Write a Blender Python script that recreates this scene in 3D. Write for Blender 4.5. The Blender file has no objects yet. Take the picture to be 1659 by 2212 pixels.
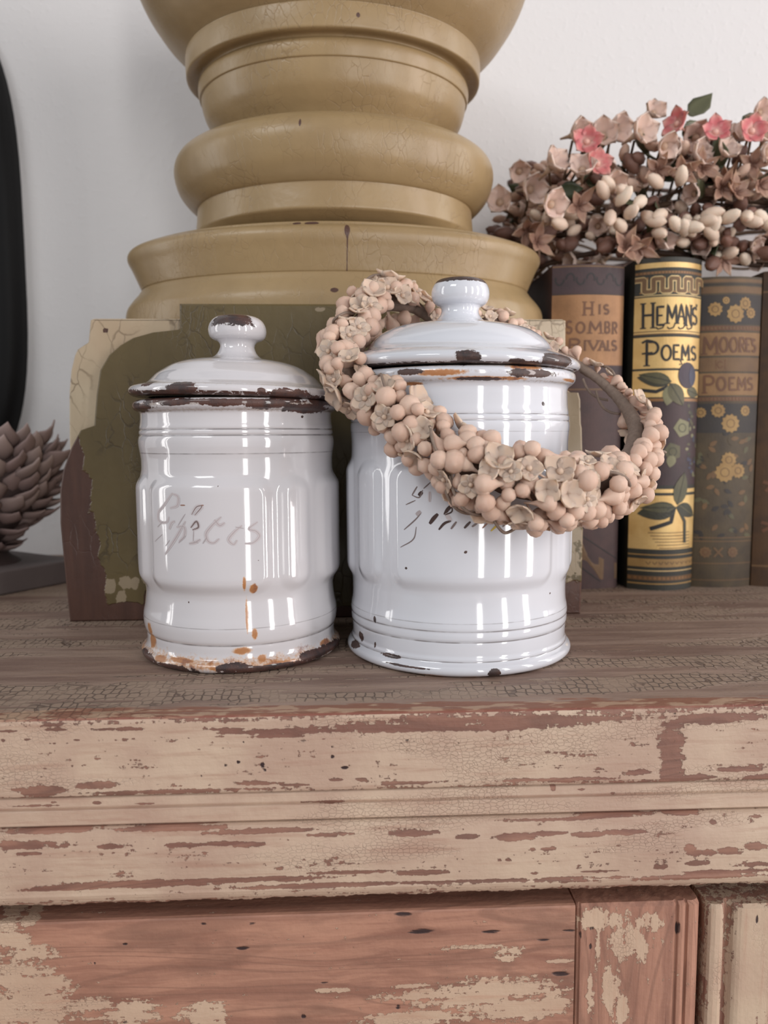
import bpy, bmesh, math, random
import numpy as np
from mathutils import Vector, Matrix, Euler

C = bpy.context.scene.collection
SC = bpy.context.scene
rnd = random.Random(7)

# ------------------------------------------------------------------ camera
cam_d = bpy.data.cameras.new('camera'); cam = bpy.data.objects.new('camera', cam_d); C.objects.link(cam)
cam_d.sensor_fit = 'VERTICAL'; cam_d.sensor_height = 34.6; cam_d.sensor_width = 26.0; cam_d.lens = 26.0
cam_d.clip_start = 0.01
cam.matrix_world = Matrix.Translation((0, 0, .0907)) @ Matrix.Rotation(math.radians(-2.5), 4, 'Z') @ \
    Matrix.Rotation(math.radians(90 - 5.7), 4, 'X') @ Matrix.Rotation(math.radians(-.3), 4, 'Z')
cam_d.dof.use_dof = True; cam_d.dof.focus_distance = .295; cam_d.dof.aperture_fstop = 11
SC.camera = cam

# ------------------------------------------------------------------ light
SC.view_settings.view_transform = 'Standard'; SC.view_settings.look = 'None'
SC.view_settings.gamma = 1; SC.view_settings.exposure = -0.43
try: SC.view_settings.use_curve_mapping = False
except Exception: pass
w = bpy.data.worlds.new('room_ambient'); SC.world = w; w.use_nodes = True
w.node_tree.nodes['Background'].inputs[0].default_value = (.93, .95, 1, 1)
w.node_tree.nodes['Background'].inputs[1].default_value = .46

def window_or_fill_light(name, az, dist, zc, wid, hei, power, col=(1, .98, .96)):
    l = bpy.data.lights.new(name, 'AREA'); l.shape = 'RECTANGLE'; l.size = wid; l.size_y = hei; l.energy = power; l.color = col
    o = bpy.data.objects.new(name, l); C.objects.link(o)
    a = math.radians(az); p = Vector((dist * math.sin(a), .33 - dist * math.cos(a), zc))
    o.location = p
    d = Vector((0, .33, .1)) - p; d.z *= .0
    o.rotation_euler = d.to_track_quat('-Z', 'Y').to_euler()
    return o
window_or_fill_light('window_or_fill_light', 15, 3.2, .38, .28, 2.3, 30)
window_or_fill_light('window_or_fill_light', 41, 3.0, .38, .25, 2.3, 38)
window_or_fill_light('window_or_fill_light', 66, 2.6, .40, .28, 2.3, 42, (1, .90, .88))
window_or_fill_light('window_or_fill_light', 92, 2.2, .45, .22, 2.1, 18)
window_or_fill_light('window_or_fill_light', -84, 2.4, .45, .22, 2.1, 12)
window_or_fill_light('window_or_fill_light', -38, 2.6, 2.1, 1.1, .9, 34, (.97, .99, 1))  # added fill, high on the left, brightens the left wall; not one of the windows
window_or_fill_light('window_or_fill_light', -79, 2.45, .45, .08, 2.1, 5)

# ------------------------------------------------------------------ helpers
def lin(r, g, b):
    f = lambda c: (c / 12.92 if c <= .04045 else ((c + .055) / 1.055) ** 2.4)
    return (f(r / 255), f(g / 255), f(b / 255), 1)

class NT:
    def __init__(s, name):
        s.m = bpy.data.materials.new(name); s.m.use_nodes = True; s.t = s.m.node_tree; s.t.nodes.clear()
        s.out = s.t.nodes.new('ShaderNodeOutputMaterial'); s.b = s.t.nodes.new('ShaderNodeBsdfPrincipled')
        s.t.links.new(s.b.outputs[0], s.out.inputs[0]); s.tc = s.t.nodes.new('ShaderNodeTexCoord')
    def put(s, sock, v):
        if hasattr(v, 'is_linked'): s.t.links.new(v, sock)
        else:
            if sock.type == 'VECTOR' and not hasattr(v, '__len__'): v = (v, v, v)
            sock.default_value = v
    def obj(s, sc=(1, 1, 1), rot=(0, 0, 0)):
        n = s.t.nodes.new('ShaderNodeMapping'); s.t.links.new(s.tc.outputs['Object'], n.inputs[0])
        n.inputs['Scale'].default_value = sc; n.inputs['Rotation'].default_value = rot
        return n.outputs[0]
    def noise(s, vec, scale=1, detail=3, rough=.55, dist=0, color=False):
        n = s.t.nodes.new('ShaderNodeTexNoise'); s.put(n.inputs['Vector'], vec); n.inputs['Scale'].default_value = scale
        n.inputs['Detail'].default_value = detail; n.inputs['Roughness'].default_value = rough; n.inputs['Distortion'].default_value = dist
        return n.outputs['Color' if color else 'Fac']
    def vor(s, vec, scale=1, feature='DISTANCE_TO_EDGE', rand=1.0, out='Distance'):
        n = s.t.nodes.new('ShaderNodeTexVoronoi'); n.feature = feature; s.put(n.inputs['Vector'], vec); n.inputs['Scale'].default_value = scale
        n.inputs['Randomness'].default_value = rand
        return n.outputs[out]
    def m2(s, op, a, b=0.0, c=0.0):
        n = s.t.nodes.new('ShaderNodeMath'); n.operation = op; s.put(n.inputs[0], a); s.put(n.inputs[1], b); s.put(n.inputs[2], c)
        return n.outputs[0]
    def add(s, a, b): return s.m2('ADD', a, b)
    def mul(s, a, b): return s.m2('MULTIPLY', a, b)
    def vadd(s, a, b, k=1.0):
        n = s.t.nodes.new('ShaderNodeVectorMath'); n.operation = 'MULTIPLY_ADD'; s.put(n.inputs[0], b); n.inputs[1].default_value = (k, k, k); s.put(n.inputs[2], a)
        return n.outputs[0]
    def smooth(s, v, lo, hi, a=0.0, b=1.0):
        n = s.t.nodes.new('ShaderNodeMapRange'); n.interpolation_type = 'SMOOTHSTEP'; s.put(n.inputs[0], v)
        n.inputs[1].default_value = lo; n.inputs[2].default_value = hi; n.inputs[3].default_value = a; n.inputs[4].default_value = b
        return n.outputs[0]
    def mix(s, f, a, b, mode='MIX'):
        n = s.t.nodes.new('ShaderNodeMix'); n.data_type = 'RGBA'; n.blend_type = mode
        s.put(n.inputs[0], f); s.put(n.inputs[6], a); s.put(n.inputs[7], b)
        return n.outputs[2]
    def attr(s, name, out='Fac'):
        n = s.t.nodes.new('ShaderNodeAttribute'); n.attribute_name = name; return n.outputs[out]
    def rand(s):
        return s.t.nodes.new('ShaderNodeObjectInfo').outputs['Random']
    def bump(s, h, dist=.0005, strength=1.0, normal=None):
        n = s.t.nodes.new('ShaderNodeBump'); s.put(n.inputs['Height'], h); n.inputs['Distance'].default_value = dist; n.inputs['Strength'].default_value = strength
        if normal is not None: s.t.links.new(normal, n.inputs['Normal'])
        return n.outputs[0]
    def done(s, col, rough=.5, metal=0.0, normal=None, sss=0.0, coat=0.0, spec=.5):
        s.put(s.b.inputs['Base Color'], col); s.put(s.b.inputs['Roughness'], rough); s.put(s.b.inputs['Metallic'], metal)
        s.b.inputs['Specular IOR Level'].default_value = spec
        if normal is not None: s.t.links.new(normal, s.b.inputs['Normal'])
        if sss: s.b.inputs['Subsurface Weight'].default_value = sss; s.b.inputs['Subsurface Radius'].default_value = (.003, .0018, .0012); s.b.inputs['Subsurface Scale'].default_value = 1.0
        if coat: s.b.inputs['Coat Weight'].default_value = coat; s.b.inputs['Coat Roughness'].default_value = .05
        return s.m

def thing(name, label, cat, loc=(0, 0, 0), group=None):
    o = bpy.data.objects.new(name, None); C.objects.link(o); o.location = loc; o.empty_display_size = .02
    o['label'] = label; o['category'] = cat
    if group: o['group'] = group
    return o
def rootloc(o):
    p = Vector((0, 0, 0))
    while o is not None: p += o.location; o = o.parent
    return p
def mesh(name, V, F, smooth=True, attrs=None):
    me = bpy.data.meshes.new(name); V = np.asarray(V, dtype=np.float64)
    me.from_pydata(V.tolist() if len(V) < 2000 else V, [], F if isinstance(F, list) else F.tolist()); me.update()
    if smooth: me.polygons.foreach_set('use_smooth', np.ones(len(me.polygons), dtype=bool))
    for k, a in (attrs or {}).items():
        at = me.attributes.new(k, 'FLOAT', 'POINT'); at.data.foreach_set('value', np.asarray(a, dtype=np.float32))
    return me
def obj(name, me, mats, parent=None):
    for m in (mats if isinstance(mats, (list, tuple)) else [mats]):
        if m.name not in [x.name for x in me.materials if x]: me.materials.append(m)
    o = bpy.data.objects.new(name, me); C.objects.link(o)
    if parent is not None: o.parent = parent
    return o
def wobj(name, V, F, mats, parent=None, smooth=True, attrs=None, fix=False):
    """part given in world coordinates"""
    V = np.asarray(V, dtype=np.float64)
    if parent is not None: V = V - np.array(rootloc(parent))
    me = mesh(name, V, F, smooth, attrs)
    if fix:
        bm = bmesh.new(); bm.from_mesh(me); bmesh.ops.recalc_face_normals(bm, faces=bm.faces); bm.to_mesh(me); bm.free()
    return obj(name, me, mats, parent)
def structure(o): o['kind'] = 'structure'; return o
def catmull(P, step):
    """smooth polyline through the points (any dimension), sampled about every step"""
    P = np.asarray(P, dtype=float); out = []
    for i in range(len(P) - 1):
        p0 = P[max(i - 1, 0)]; p1 = P[i]; p2 = P[i + 1]; p3 = P[min(i + 2, len(P) - 1)]
        L = np.linalg.norm(p2 - p1); n = max(1, int(math.ceil(L / step)))
        l01 = max(np.linalg.norm(p1 - p0), 1e-9); l23 = max(np.linalg.norm(p3 - p2), 1e-9)
        t1 = ((p1 - p0) / l01 + (p2 - p1) / max(L, 1e-9)) * .5 * L if i > 0 else (p2 - p1)
        t2 = ((p2 - p1) / max(L, 1e-9) + (p3 - p2) / l23) * .5 * L if i + 2 < len(P) else (p2 - p1)
        for k in range(n):
            t = k / n
            out.append((2*t**3 - 3*t**2 + 1) * p1 + (t**3 - 2*t**2 + t) * t1 + (-2*t**3 + 3*t**2) * p2 + (t**3 - t**2) * t2)
    out.append(P[-1]); return np.array(out)
def grid_faces(nr, nc, wrap=False, off=0):
    i = np.arange(nr - 1)[:, None]; j = np.arange(nc if wrap else nc - 1)[None, :]; j2 = (j + 1) % nc
    a = i * nc + j; b = i * nc + j2; c = (i + 1) * nc + j2; d = (i + 1) * nc + j
    return (np.stack([a, b, c, d], -1).reshape(-1, 4) + off)
def lathe(prof, th, rfun=None, ky=None):
    """rings around z, theta 0 looks towards -y"""
    R = prof[:, 0][:, None] * np.ones(len(th))[None, :]; Z = prof[:, 1][:, None] * np.ones(len(th))[None, :]
    TH = np.ones(len(prof))[:, None] * th[None, :]
    if rfun is not None: R = rfun(R, TH, Z)
    K = 1 if ky is None else ky(Z)
    V = np.stack([R * np.sin(TH), -R * np.cos(TH) * K, Z], -1).reshape(-1, 3)
    return V, grid_faces(len(prof), len(th), True), TH.ravel(), Z.ravel()
def ellfield(patches, a, b, scale_a=1.0):
    f = np.full(len(a), -1.0)
    for (pa, pb, ra, rb) in patches:
        d = np.sqrt((((a - pa) * scale_a) / ra) ** 2 + ((b - pb) / rb) ** 2); np.maximum(f, np.minimum(1, 2.0 * (1 - d)), out=f)
    return f
def box(x0, x1, y0, y1, z0, z1, bev=0.0):
    bm = bmesh.new(); bmesh.ops.create_cube(bm, size=1.0)
    for v in bm.verts: v.co = Vector(((x0 + x1) / 2 + v.co.x * (x1 - x0), (y0 + y1) / 2 + v.co.y * (y1 - y0), (z0 + z1) / 2 + v.co.z * (z1 - z0)))
    if bev: bmesh.ops.bevel(bm, geom=bm.edges[:], offset=bev, segments=2, profile=.5, affect='EDGES')
    V = [tuple(v.co) for v in bm.verts]; bm.verts.index_update(); F = [[v.index for v in f.verts] for f in bm.faces]; bm.free()
    return V, F
def extrude_profile_x(prof, xs, fields=None):
    """cross-section (y,z) polyline swept along x; returns V, F with end caps, plus arrays X, S index"""
    n = len(prof); V = np.array([(x, p[0], p[1]) for x in xs for p in prof]); F = grid_faces(len(xs), n, True).tolist()
    F.append(list(range(n - 1, -1, -1))); F.append([(len(xs) - 1) * n + k for k in range(n)])
    return V, F
def tube(pts, rad, seg=8, caps=True, wob=0.0):
    pts = [Vector(p) for p in pts]; n = len(pts); V = []; F = []
    up = Vector((0, 0, 1)); prev = None
    for i, p in enumerate(pts):
        t = (pts[min(i + 1, n - 1)] - pts[max(i - 1, 0)]).normalized()
        if prev is None:
            a = up if abs(t.dot(up)) < .9 else Vector((1, 0, 0)); u = (a - t * a.dot(t)).normalized()
        else: u = (prev - t * prev.dot(t)).normalized()
        prev = u; v = t.cross(u); r = rad[i] if hasattr(rad, '__len__') else rad
        for k in range(seg):
            a = 2 * math.pi * k / seg; rr = r * (1 + (wob * rnd.uniform(-1, 1) if wob else 0)); V.append(p + (u * math.cos(a) + v * math.sin(a)) * rr)
    F = grid_faces(n, seg, True).tolist()
    if caps: F.append(list(range(seg - 1, -1, -1))); F.append([(n - 1) * seg + k for k in range(seg)])
    return [tuple(v) for v in V], F
def join(parts):
    V = []; F = []
    for v, f in parts:
        o = len(V); V.extend([tuple(x) for x in v]); F.extend([[i + o for i in q] for q in f])
    return V, F

# measured marks: (degrees or mm, mm, half width mm, half height mm); points in metres
LC_CHIP=[(-44.0, 108.85, 3.51, 0.9), (-18.6, 107.05, 6.99, 2.09), (-33.6, 104.77, 12.77, 1.24), (19.8, 107.0, 1.85, 0.87), (34.9, 106.05, 9.75, 2.31), (-69.9, 105.61, 16.53, 1.71), (58.7, 103.59, 9.98, 1.48), (-0.8, 103.19, 37.2, 0.69), (-62.0, 101.37, 15.86, 1.49), (-24.4, 102.55, 7.7, 0.88), (0.5, 102.34, 10.73, 1.21), (22.6, 101.91, 9.86, 1.4), (49.5, 100.7, 13.45, 1.64), (-54.3, 2.3, 6.29, 2.2), (-33.6, 1.47, 10.64, 1.42), (3.2, 2.79, 7.8, 1.9), (53.9, 3.13, 13.99, 2.2), (73.3, 2.57, 9.55, 2.29), (-62.0, 3.1, 5.55, 1.68), (-78.5, 104.03, 12.88, 1.74), (28.6, 2.05, 6.02, 0.88), (-2.6, 72.18, 0.35, 0.35), (47.0, 98.0, 0.8, 0.54), (-22.5, 27.26, 0.38, 0.52), (16.9, 43.92, 0.36, 0.35)]

LC_RUST=[(-56.7, 8.76, 4.36, 4.43), (-42.2, 3.56, 5.81, 1.62), (7.6, 8.61, 4.54, 1.91), (-27.4, 4.49, 7.92, 1.06), (-4.8, 2.51, 5.91, 1.04), (28.6, 2.6, 12.04, 1.41), (10.6, 22.85, 0.71, 8.67), (9.5, 34.99, 0.88, 3.81), (14.1, 33.03, 1.97, 2.43), (14.4, 15.12, 1.44, 2.78), (64.3, 5.28, 5.19, 1.87), (-56.7, 13.51, 3.02, 3.69), (18.3, 5.26, 2.2, 1.74)]

RC_CHIP=[(-4.6, 117.43, 4.58, 2.03), (41.4, 117.63, 10.32, 2.29), (24.0, 115.76, 5.63, 0.86), (78.5, 117.33, 6.38, 2.68), (-30.3, 113.15, 6.01, 1.21), (26.7, 112.47, 13.1, 1.38), (2.7, 110.79, 10.16, 0.68), (37.3, 102.1, 1.1, 0.87), (-4.6, 47.89, 0.85, 0.85), (44.7, 28.94, 0.75, 0.53), (-32.0, 41.02, 0.61, 0.52), (-68.1, 8.91, 3.0, 2.24), (-73.3, 4.74, 6.3, 1.7), (-42.4, 5.65, 6.21, 0.88), (-31.7, 3.22, 12.22, 0.52), (9.0, 1.94, 2.74, 2.03), (21.4, -0.51, 5.51, 1.54), (-22.2, -0.89, 11.09, 0.68), (-53.2, 18.53, 0.9, 1.44), (-54.0, 8.06, 0.92, 1.44), (78.5, 115.82, 5.74, 1.91), (17.5, 116.27, 3.57, 0.85)]

RC_RUST=[(-20.9, -0.06, 9.14, 1.2), (-1.0, -0.08, 5.07, 1.18), (-17.0, 113.13, 12.47, 1.53), (22.7, 115.06, 9.28, 1.37), (5.1, 110.97, 20.38, 0.85), (-33.1, 109.51, 8.29, 0.87), (58.4, 111.58, 10.44, 0.73)]

TOP_BARE=[(-96.0, -3.45, 4.42, 0.59), (-110.6, -3.58, 4.42, 0.59), (-76.0, -3.74, 11.5, 0.88), (-39.5, -4.56, 8.84, 0.74), (-21.5, -5.75, 28.01, 1.18), (-24.5, -7.26, 13.27, 0.59), (36.5, -5.17, 61.91, 2.21), (51.9, -3.61, 61.91, 2.06), (106.9, -11.88, 5.9, 8.84), (107.1, -19.97, 5.6, 8.84), (124.0, -4.23, 20.64, 2.65), (-99.9, -23.94, 9.73, 2.06), (-108.7, -23.24, 4.42, 0.88), (-83.5, -22.48, 9.14, 1.62), (-30.9, -23.21, 9.73, 0.88), (-5.8, -22.59, 3.24, 0.74), (2.6, -22.65, 2.36, 0.59), (-18.8, -24.01, 5.9, 0.59), (96.1, -22.61, 5.01, 1.33), (67.8, -24.48, 25.06, 0.74), (131.1, -22.51, 11.79, 1.18), (137.7, -25.62, 8.84, 1.77), (115.2, -25.04, 8.84, 1.47), (21.1, -24.24, 17.69, 0.59), (-52.1, -25.04, 44.22, 0.74), (-89.5, -7.01, 1.18, 0.44), (-105.2, -6.64, 1.47, 0.44), (-112.6, -6.78, 1.18, 0.59), (-43.4, -6.82, 2.95, 0.44), (98.6, -27.87, 2.95, 0.88)]

TOP_HOLE=[(-37.6, -15.76, 0.74, 0.74), (-41.7, -16.77, 0.59, 0.88), (-29.7, -16.9, 0.88, 1.33), (-29.0, -18.82, 0.59, 0.74), (-6.7, -11.29, 0.59, 0.59), (-6.8, -14.62, 0.88, 0.88), (-35.9, -9.03, 0.44, 0.59), (-16.3, -9.02, 1.77, 1.03), (-49.6, -20.2, 0.44, 0.44), (-2.7, -18.53, 1.62, 0.74), (18.0, -9.82, 1.03, 0.88), (20.0, -10.02, 0.59, 0.74), (107.7, -2.6, 0.88, 0.59), (112.2, -6.38, 1.18, 0.44), (16.0, -10.41, 0.88, 0.44), (35.0, -10.85, 0.59, 0.44)]

MID_BARE=[(-102.7, -29.66, 11.74, 0.59), (-68.6, -29.81, 4.11, 0.59), (-98.2, -28.68, 1.17, 0.59), (-84.2, -29.23, 2.06, 0.59), (67.3, -27.55, 0.88, 1.76), (-9.7, -30.94, 8.81, 0.44), (88.0, -30.52, 1.17, 0.73), (77.0, -28.77, 1.76, 0.59)]

LOW_BARE=[(-97.0, -37.29, 23.44, 1.03), (-59.7, -37.57, 27.84, 1.03), (-31.1, -39.04, 23.44, 1.17), (-6.7, -40.87, 11.72, 1.03), (-106.1, -41.61, 16.12, 1.9), (-55.4, -43.12, 8.79, 1.17), (-43.3, -42.84, 8.79, 0.88), (-33.5, -43.61, 7.33, 1.32), (-79.4, -42.73, 5.86, 1.03), (-106.2, -44.46, 5.86, 0.88), (20.2, -41.17, 10.55, 1.76), (37.7, -42.81, 5.27, 1.17), (53.6, -43.27, 8.79, 1.61), (64.5, -42.45, 7.33, 1.03), (78.7, -43.36, 6.59, 1.17), (91.3, -42.74, 9.08, 1.17), (67.6, -37.83, 21.98, 0.59), (88.0, -37.26, 17.58, 0.88), (110.2, -36.74, 10.26, 1.47), (59.9, -47.86, 1.32, 0.88), (51.6, -51.21, 1.32, 1.03), (48.7, -51.28, 1.17, 0.73), (65.4, -47.87, 3.81, 0.73), (89.4, -47.44, 1.61, 0.59), (121.5, -40.0, 1.47, 1.17), (136.6, -38.62, 2.05, 0.73), (113.8, -49.15, 2.34, 2.05), (118.7, -50.95, 7.33, 1.61), (128.3, -50.58, 7.33, 1.9), (136.3, -49.16, 5.86, 2.34), (116.4, -54.85, 4.69, 1.03), (103.6, -55.62, 4.1, 1.32), (83.8, -56.65, 8.79, 0.59), (21.7, -55.18, 12.45, 1.32), (-0.7, -54.15, 17.58, 0.88), (60.8, -56.75, 2.05, 0.73), (-55.8, -55.8, 61.53, 1.32), (-78.4, -56.68, 43.95, 1.32), (-10.0, -58.9, 43.95, 1.17), (36.5, -59.09, 38.09, 1.03), (75.9, -59.2, 26.37, 1.17), (115.8, -59.65, 29.3, 1.17), (135.0, -55.76, 8.79, 1.47), (125.4, -58.29, 19.05, 1.17), (-96.4, -57.22, 23.44, 0.88)]

DOOR_PAINT=[(-118.1, -75.09, 4.51, 6.77), (-113.7, -78.58, 5.42, 4.51), (-109.3, -82.91, 8.42, 3.31), (-110.3, -72.04, 2.71, 2.11), (-114.3, -91.95, 13.54, 6.02), (-105.2, -94.84, 10.53, 3.31), (-111.9, -103.9, 19.55, 9.03), (-90.0, -103.07, 9.03, 3.01), (-77.6, -106.99, 9.63, 5.11), (-52.4, -107.68, 8.42, 4.21), (-50.9, -112.39, 7.52, 3.01), (50.8, -102.62, 22.56, 3.91), (37.7, -104.71, 25.57, 4.51), (55.8, -110.67, 18.05, 4.51), (40.9, -86.69, 12.03, 0.9), (53.9, -89.75, 6.02, 3.01), (18.2, -100.48, 9.03, 0.75), (-7.6, -101.2, 9.03, 0.9), (72.8, -93.04, 4.51, 0.9), (70.6, -108.64, 6.02, 4.51), (21.4, -112.77, 19.55, 3.01)]

STILE_PAINT=[(94.8, -86.05, 6.02, 6.92), (99.9, -89.7, 4.51, 4.51), (90.3, -105.04, 3.91, 8.42), (86.4, -78.0, 9.03, 3.91), (93.8, -112.21, 3.61, 6.02), (85.1, -90.89, 1.2, 9.03), (102.9, -79.43, 4.51, 3.61), (82.9, -106.5, 1.2, 9.03)]

DOOR_DARK=[(16.7, -73.9, 4.51, 1.2), (22.3, -80.38, 6.02, 1.2), (47.3, -81.26, 4.51, 1.05), (72.0, -97.87, 4.51, 1.2), (65.3, -84.99, 3.76, 0.6), (-38.3, -84.32, 3.01, 0.9), (-78.2, -81.53, 1.5, 0.75), (-88.6, -88.21, 0.9, 0.9), (-86.5, -85.26, 0.75, 0.45), (-35.0, -75.49, 2.11, 0.75), (113.7, -82.4, 1.35, 3.01), (82.9, -81.31, 1.05, 0.9), (82.5, -88.2, 0.9, 1.5), (79.1, -83.76, 0.75, 2.11), (-17.7, -81.0, 1.2, 0.75), (-51.5, -74.92, 1.81, 0.6), (-10.7, -98.15, 2.11, 0.6), (-18.1, -110.28, 1.2, 1.2), (-79.3, -110.01, 1.2, 0.9), (14.9, -108.15, 1.2, 1.2), (111.1, -77.99, 0.75, 0.6), (75.0, -81.9, 3.01, 0.6)]

LEFT_STROKES=[(0.3, 0, [(-27.4, 69.51), (-34.3, 64.09), (-38.0, 61.46), (-38.0, 58.94), (-35.3, 57.94), (-31.3, 58.65), (-30.3, 60.34)]), (0.25, 0, [(-27.9, 69.23), (-24.2, 68.2), (-24.6, 64.91), (-29.3, 63.69)]), (0.4, 0, [(-39.0, 56.09), (-34.3, 58.53)]), (0.3, 0, [(-41.8, 50.3), (-35.3, 53.47)]), (0.3, 0, [(-30.3, 55.63), (-28.4, 58.19), (-26.5, 58.81)]), (0.35, 0, [(-20.1, 61.71), (-24.6, 57.21)]), (0.35, 0, [(-20.1, 58.97), (-26.5, 52.17), (-33.8, 45.7)]), (0.4, 0, [(-24.6, 50.58), (-20.1, 53.47)]), (0.3, 0, [(-25.5, 56.63), (-21.0, 56.75), (-21.0, 53.45), (-24.2, 51.14)]), (0.3, 0, [(-33.3, 49.09), (-30.3, 51.46)]), (0.35, 1, [(-16.5, 61.5), (-13.4, 64.54), (-10.9, 64.83), (-14.8, 61.25)]), (0.7, 1, [(-17.2, 56.56), (-13.9, 58.97), (-13.0, 56.9), (-16.3, 55.75)]), (0.35, 0, [(-15.6, 55.77), (-16.1, 51.37)]), (0.5, 0, [(-18.3, 50.49), (-14.8, 51.12), (-12.2, 52.26)]), (0.3, 0, [(-15.6, 51.38), (-13.4, 50.86)]), (0.35, 0, [(-1.1, 60.76), (-6.6, 56.95), (-9.1, 54.21), (-7.9, 51.48), (-5.3, 50.94), (-2.4, 52.58)]), (0.3, 0, [(-4.5, 59.68), (-1.9, 57.5), (0.6, 58.57)]), (0.4, 0, [(-10.9, 50.63), (-8.7, 53.11)]), (0.3, 0, [(9.1, 57.37), (4.8, 54.71), (2.3, 52.0), (4.8, 50.32), (6.5, 51.94)]), (0.3, 0, [(5.7, 56.88), (9.9, 56.25)]), (0.35, 0, [(16.9, 58.54), (12.5, 55.92), (16.0, 55.0), (17.7, 53.28), (14.2, 50.65), (10.3, 50.48)]), (0.5, 2, [(-22.8, 64.94), (-20.1, 64.99)]), (0.4, 2, [(-11.3, 64.99), (-9.9, 65.11)]), (1.3, 5, [(-27.4, 69.51), (-34.3, 64.09), (-38.0, 61.46), (-38.0, 58.94), (-35.3, 57.94), (-31.3, 58.65), (-30.3, 60.34)]), (1.3, 5, [(-27.9, 69.23), (-24.2, 68.2), (-24.6, 64.91), (-29.3, 63.69)]), (1.3, 5, [(-30.3, 55.63), (-28.4, 58.19), (-26.5, 58.81)]), (1.3, 5, [(-20.1, 58.97), (-26.5, 52.17), (-33.8, 45.7)]), (1.3, 5, [(-25.5, 56.63), (-21.0, 56.75), (-21.0, 53.45), (-24.2, 51.14)]), (1.3, 5, [(-16.5, 61.5), (-13.4, 64.54), (-10.9, 64.83), (-14.8, 61.25)]), (1.3, 5, [(-17.2, 56.56), (-13.9, 58.97), (-13.0, 56.9), (-16.3, 55.75)]), (1.3, 5, [(-18.3, 50.49), (-14.8, 51.12), (-12.2, 52.26)]), (1.3, 5, [(-1.1, 60.76), (-6.6, 56.95), (-9.1, 54.21), (-7.9, 51.48), (-5.3, 50.94), (-2.4, 52.58)]), (1.3, 5, [(-4.5, 59.68), (-1.9, 57.5), (0.6, 58.57)]), (1.3, 5, [(9.1, 57.37), (4.8, 54.71), (2.3, 52.0), (4.8, 50.32), (6.5, 51.94)]), (1.3, 5, [(16.9, 58.54), (12.5, 55.92), (16.0, 55.0), (17.7, 53.28), (14.2, 50.65), (10.3, 50.48)])]

RIGHT_STROKES=[(0.54, 1, [(-28.9, 68.57), (-26.4, 71.88)]), (0.4725, 1, [(-28.9, 68.57), (-25.5, 67.83), (-23.8, 70.57)]), (0.405, 1, [(-23.4, 71.12), (-20.1, 73.6)]), (1.4850000000000003, 3, [(-25.7, 68.48), (-24.0, 69.92)]), (0.405, 1, [(-32.0, 64.92), (-27.2, 66.7)]), (1.62, 0, [(-26.8, 61.26), (-24.7, 62.68)]), (0.4725, 1, [(-32.9, 55.52), (-27.2, 59.6), (-24.7, 61.87)]), (0.405, 1, [(-34.8, 48.77), (-28.1, 52.43), (-26.8, 56.88)]), (1.4850000000000003, 3, [(-20.6, 58.17), (-18.9, 60.11), (-16.9, 61.93)]), (1.35, 3, [(-14.0, 61.66), (-12.5, 63.72), (-10.3, 65.36)]), (0.54, 3, [(-13.8, 61.55), (-10.7, 62.93), (-10.7, 64.55)]), (0.945, 3, [(-16.5, 56.09), (-13.8, 58.58), (-11.1, 59.42)]), (0.81, 1, [(-11.1, 56.45), (-8.7, 59.17)]), (0.945, 3, [(-5.3, 56.76), (-2.6, 59.18)]), (0.81, 1, [(-1.9, 57.29), (0.4, 58.63)]), (0.675, 2, [(2.7, 56.71), (5.8, 59.37)]), (0.81, 4, [(6.5, 55.57), (11.9, 59.51)]), (0.675, 4, [(9.6, 63.08), (13.5, 66.24)]), (0.81, 1, [(11.9, 57.07), (15.9, 59.67)]), (0.405, 0, [(-20.6, 70.09), (-20.6, 66.31)]), (0.54, 1, [(16.6, 63.45), (12.7, 60.31)]), (1.6, 5, [(-13.4, 62.1), (-11.1, 59.42)]), (1.8, 5, [(0.4, 66.97), (0.4, 64.28)]), (1.2, 5, [(-20.6, 70.09), (-20.6, 66.31)])]  # the widest faint stroke is a shadow smear painted among the letters

RING=[(0.0291, 0.352, 0.1482, 0.0085), (0.0156, 0.343, 0.148, 0.0105), (0.0041, 0.325, 0.1356, 0.01), (-0.0004, 0.311, 0.121, 0.0098), (0.0071, 0.296, 0.1086, 0.01), (0.0182, 0.285, 0.0992, 0.0105), (0.0289, 0.276, 0.0882, 0.0105), (0.0425, 0.2665, 0.0785, 0.0125), (0.058, 0.263, 0.073, 0.0145), (0.0751, 0.266, 0.0702, 0.0135), (0.0949, 0.281, 0.0724, 0.0125), (0.1114, 0.302, 0.082, 0.011), (0.1204, 0.322, 0.0941, 0.009), (0.1199, 0.341, 0.1062, 0.007), (0.1111, 0.353, 0.1181, 0.0055), (0.0951, 0.358, 0.1293, 0.0046), (0.0774, 0.355, 0.1384, 0.005), (0.0641, 0.352, 0.1421, 0.006), (0.0481, 0.35, 0.1361, 0.0025)]

PINK=[(0.1343, 0.445, 0.2536), (0.1392, 0.442, 0.2409), (0.2078, 0.445, 0.2594), (0.2258, 0.44, 0.2585), (0.1885, 0.45, 0.2656)]

PALE=[(0.1143, 0.445, 0.2399), (0.1627, 0.445, 0.2579), (0.1767, 0.443, 0.2513), (0.1123, 0.44, 0.2183), (0.1314, 0.442, 0.2366), (0.1315, 0.46, 0.2631), (0.1562, 0.465, 0.2684), (0.1808, 0.47, 0.2785), (0.1963, 0.445, 0.2462), (0.2112, 0.44, 0.2459), (0.2337, 0.44, 0.2474), (0.234, 0.45, 0.2725), (0.2249, 0.455, 0.2603), (0.1472, 0.44, 0.2303), (0.1478, 0.46, 0.2613), (0.2387, 0.45, 0.2586), (0.1014, 0.47, 0.246), (0.1071, 0.47, 0.2355), (0.0924, 0.48, 0.2303), (0.1765, 0.445, 0.1978), (0.2026, 0.46, 0.2619)]

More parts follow.
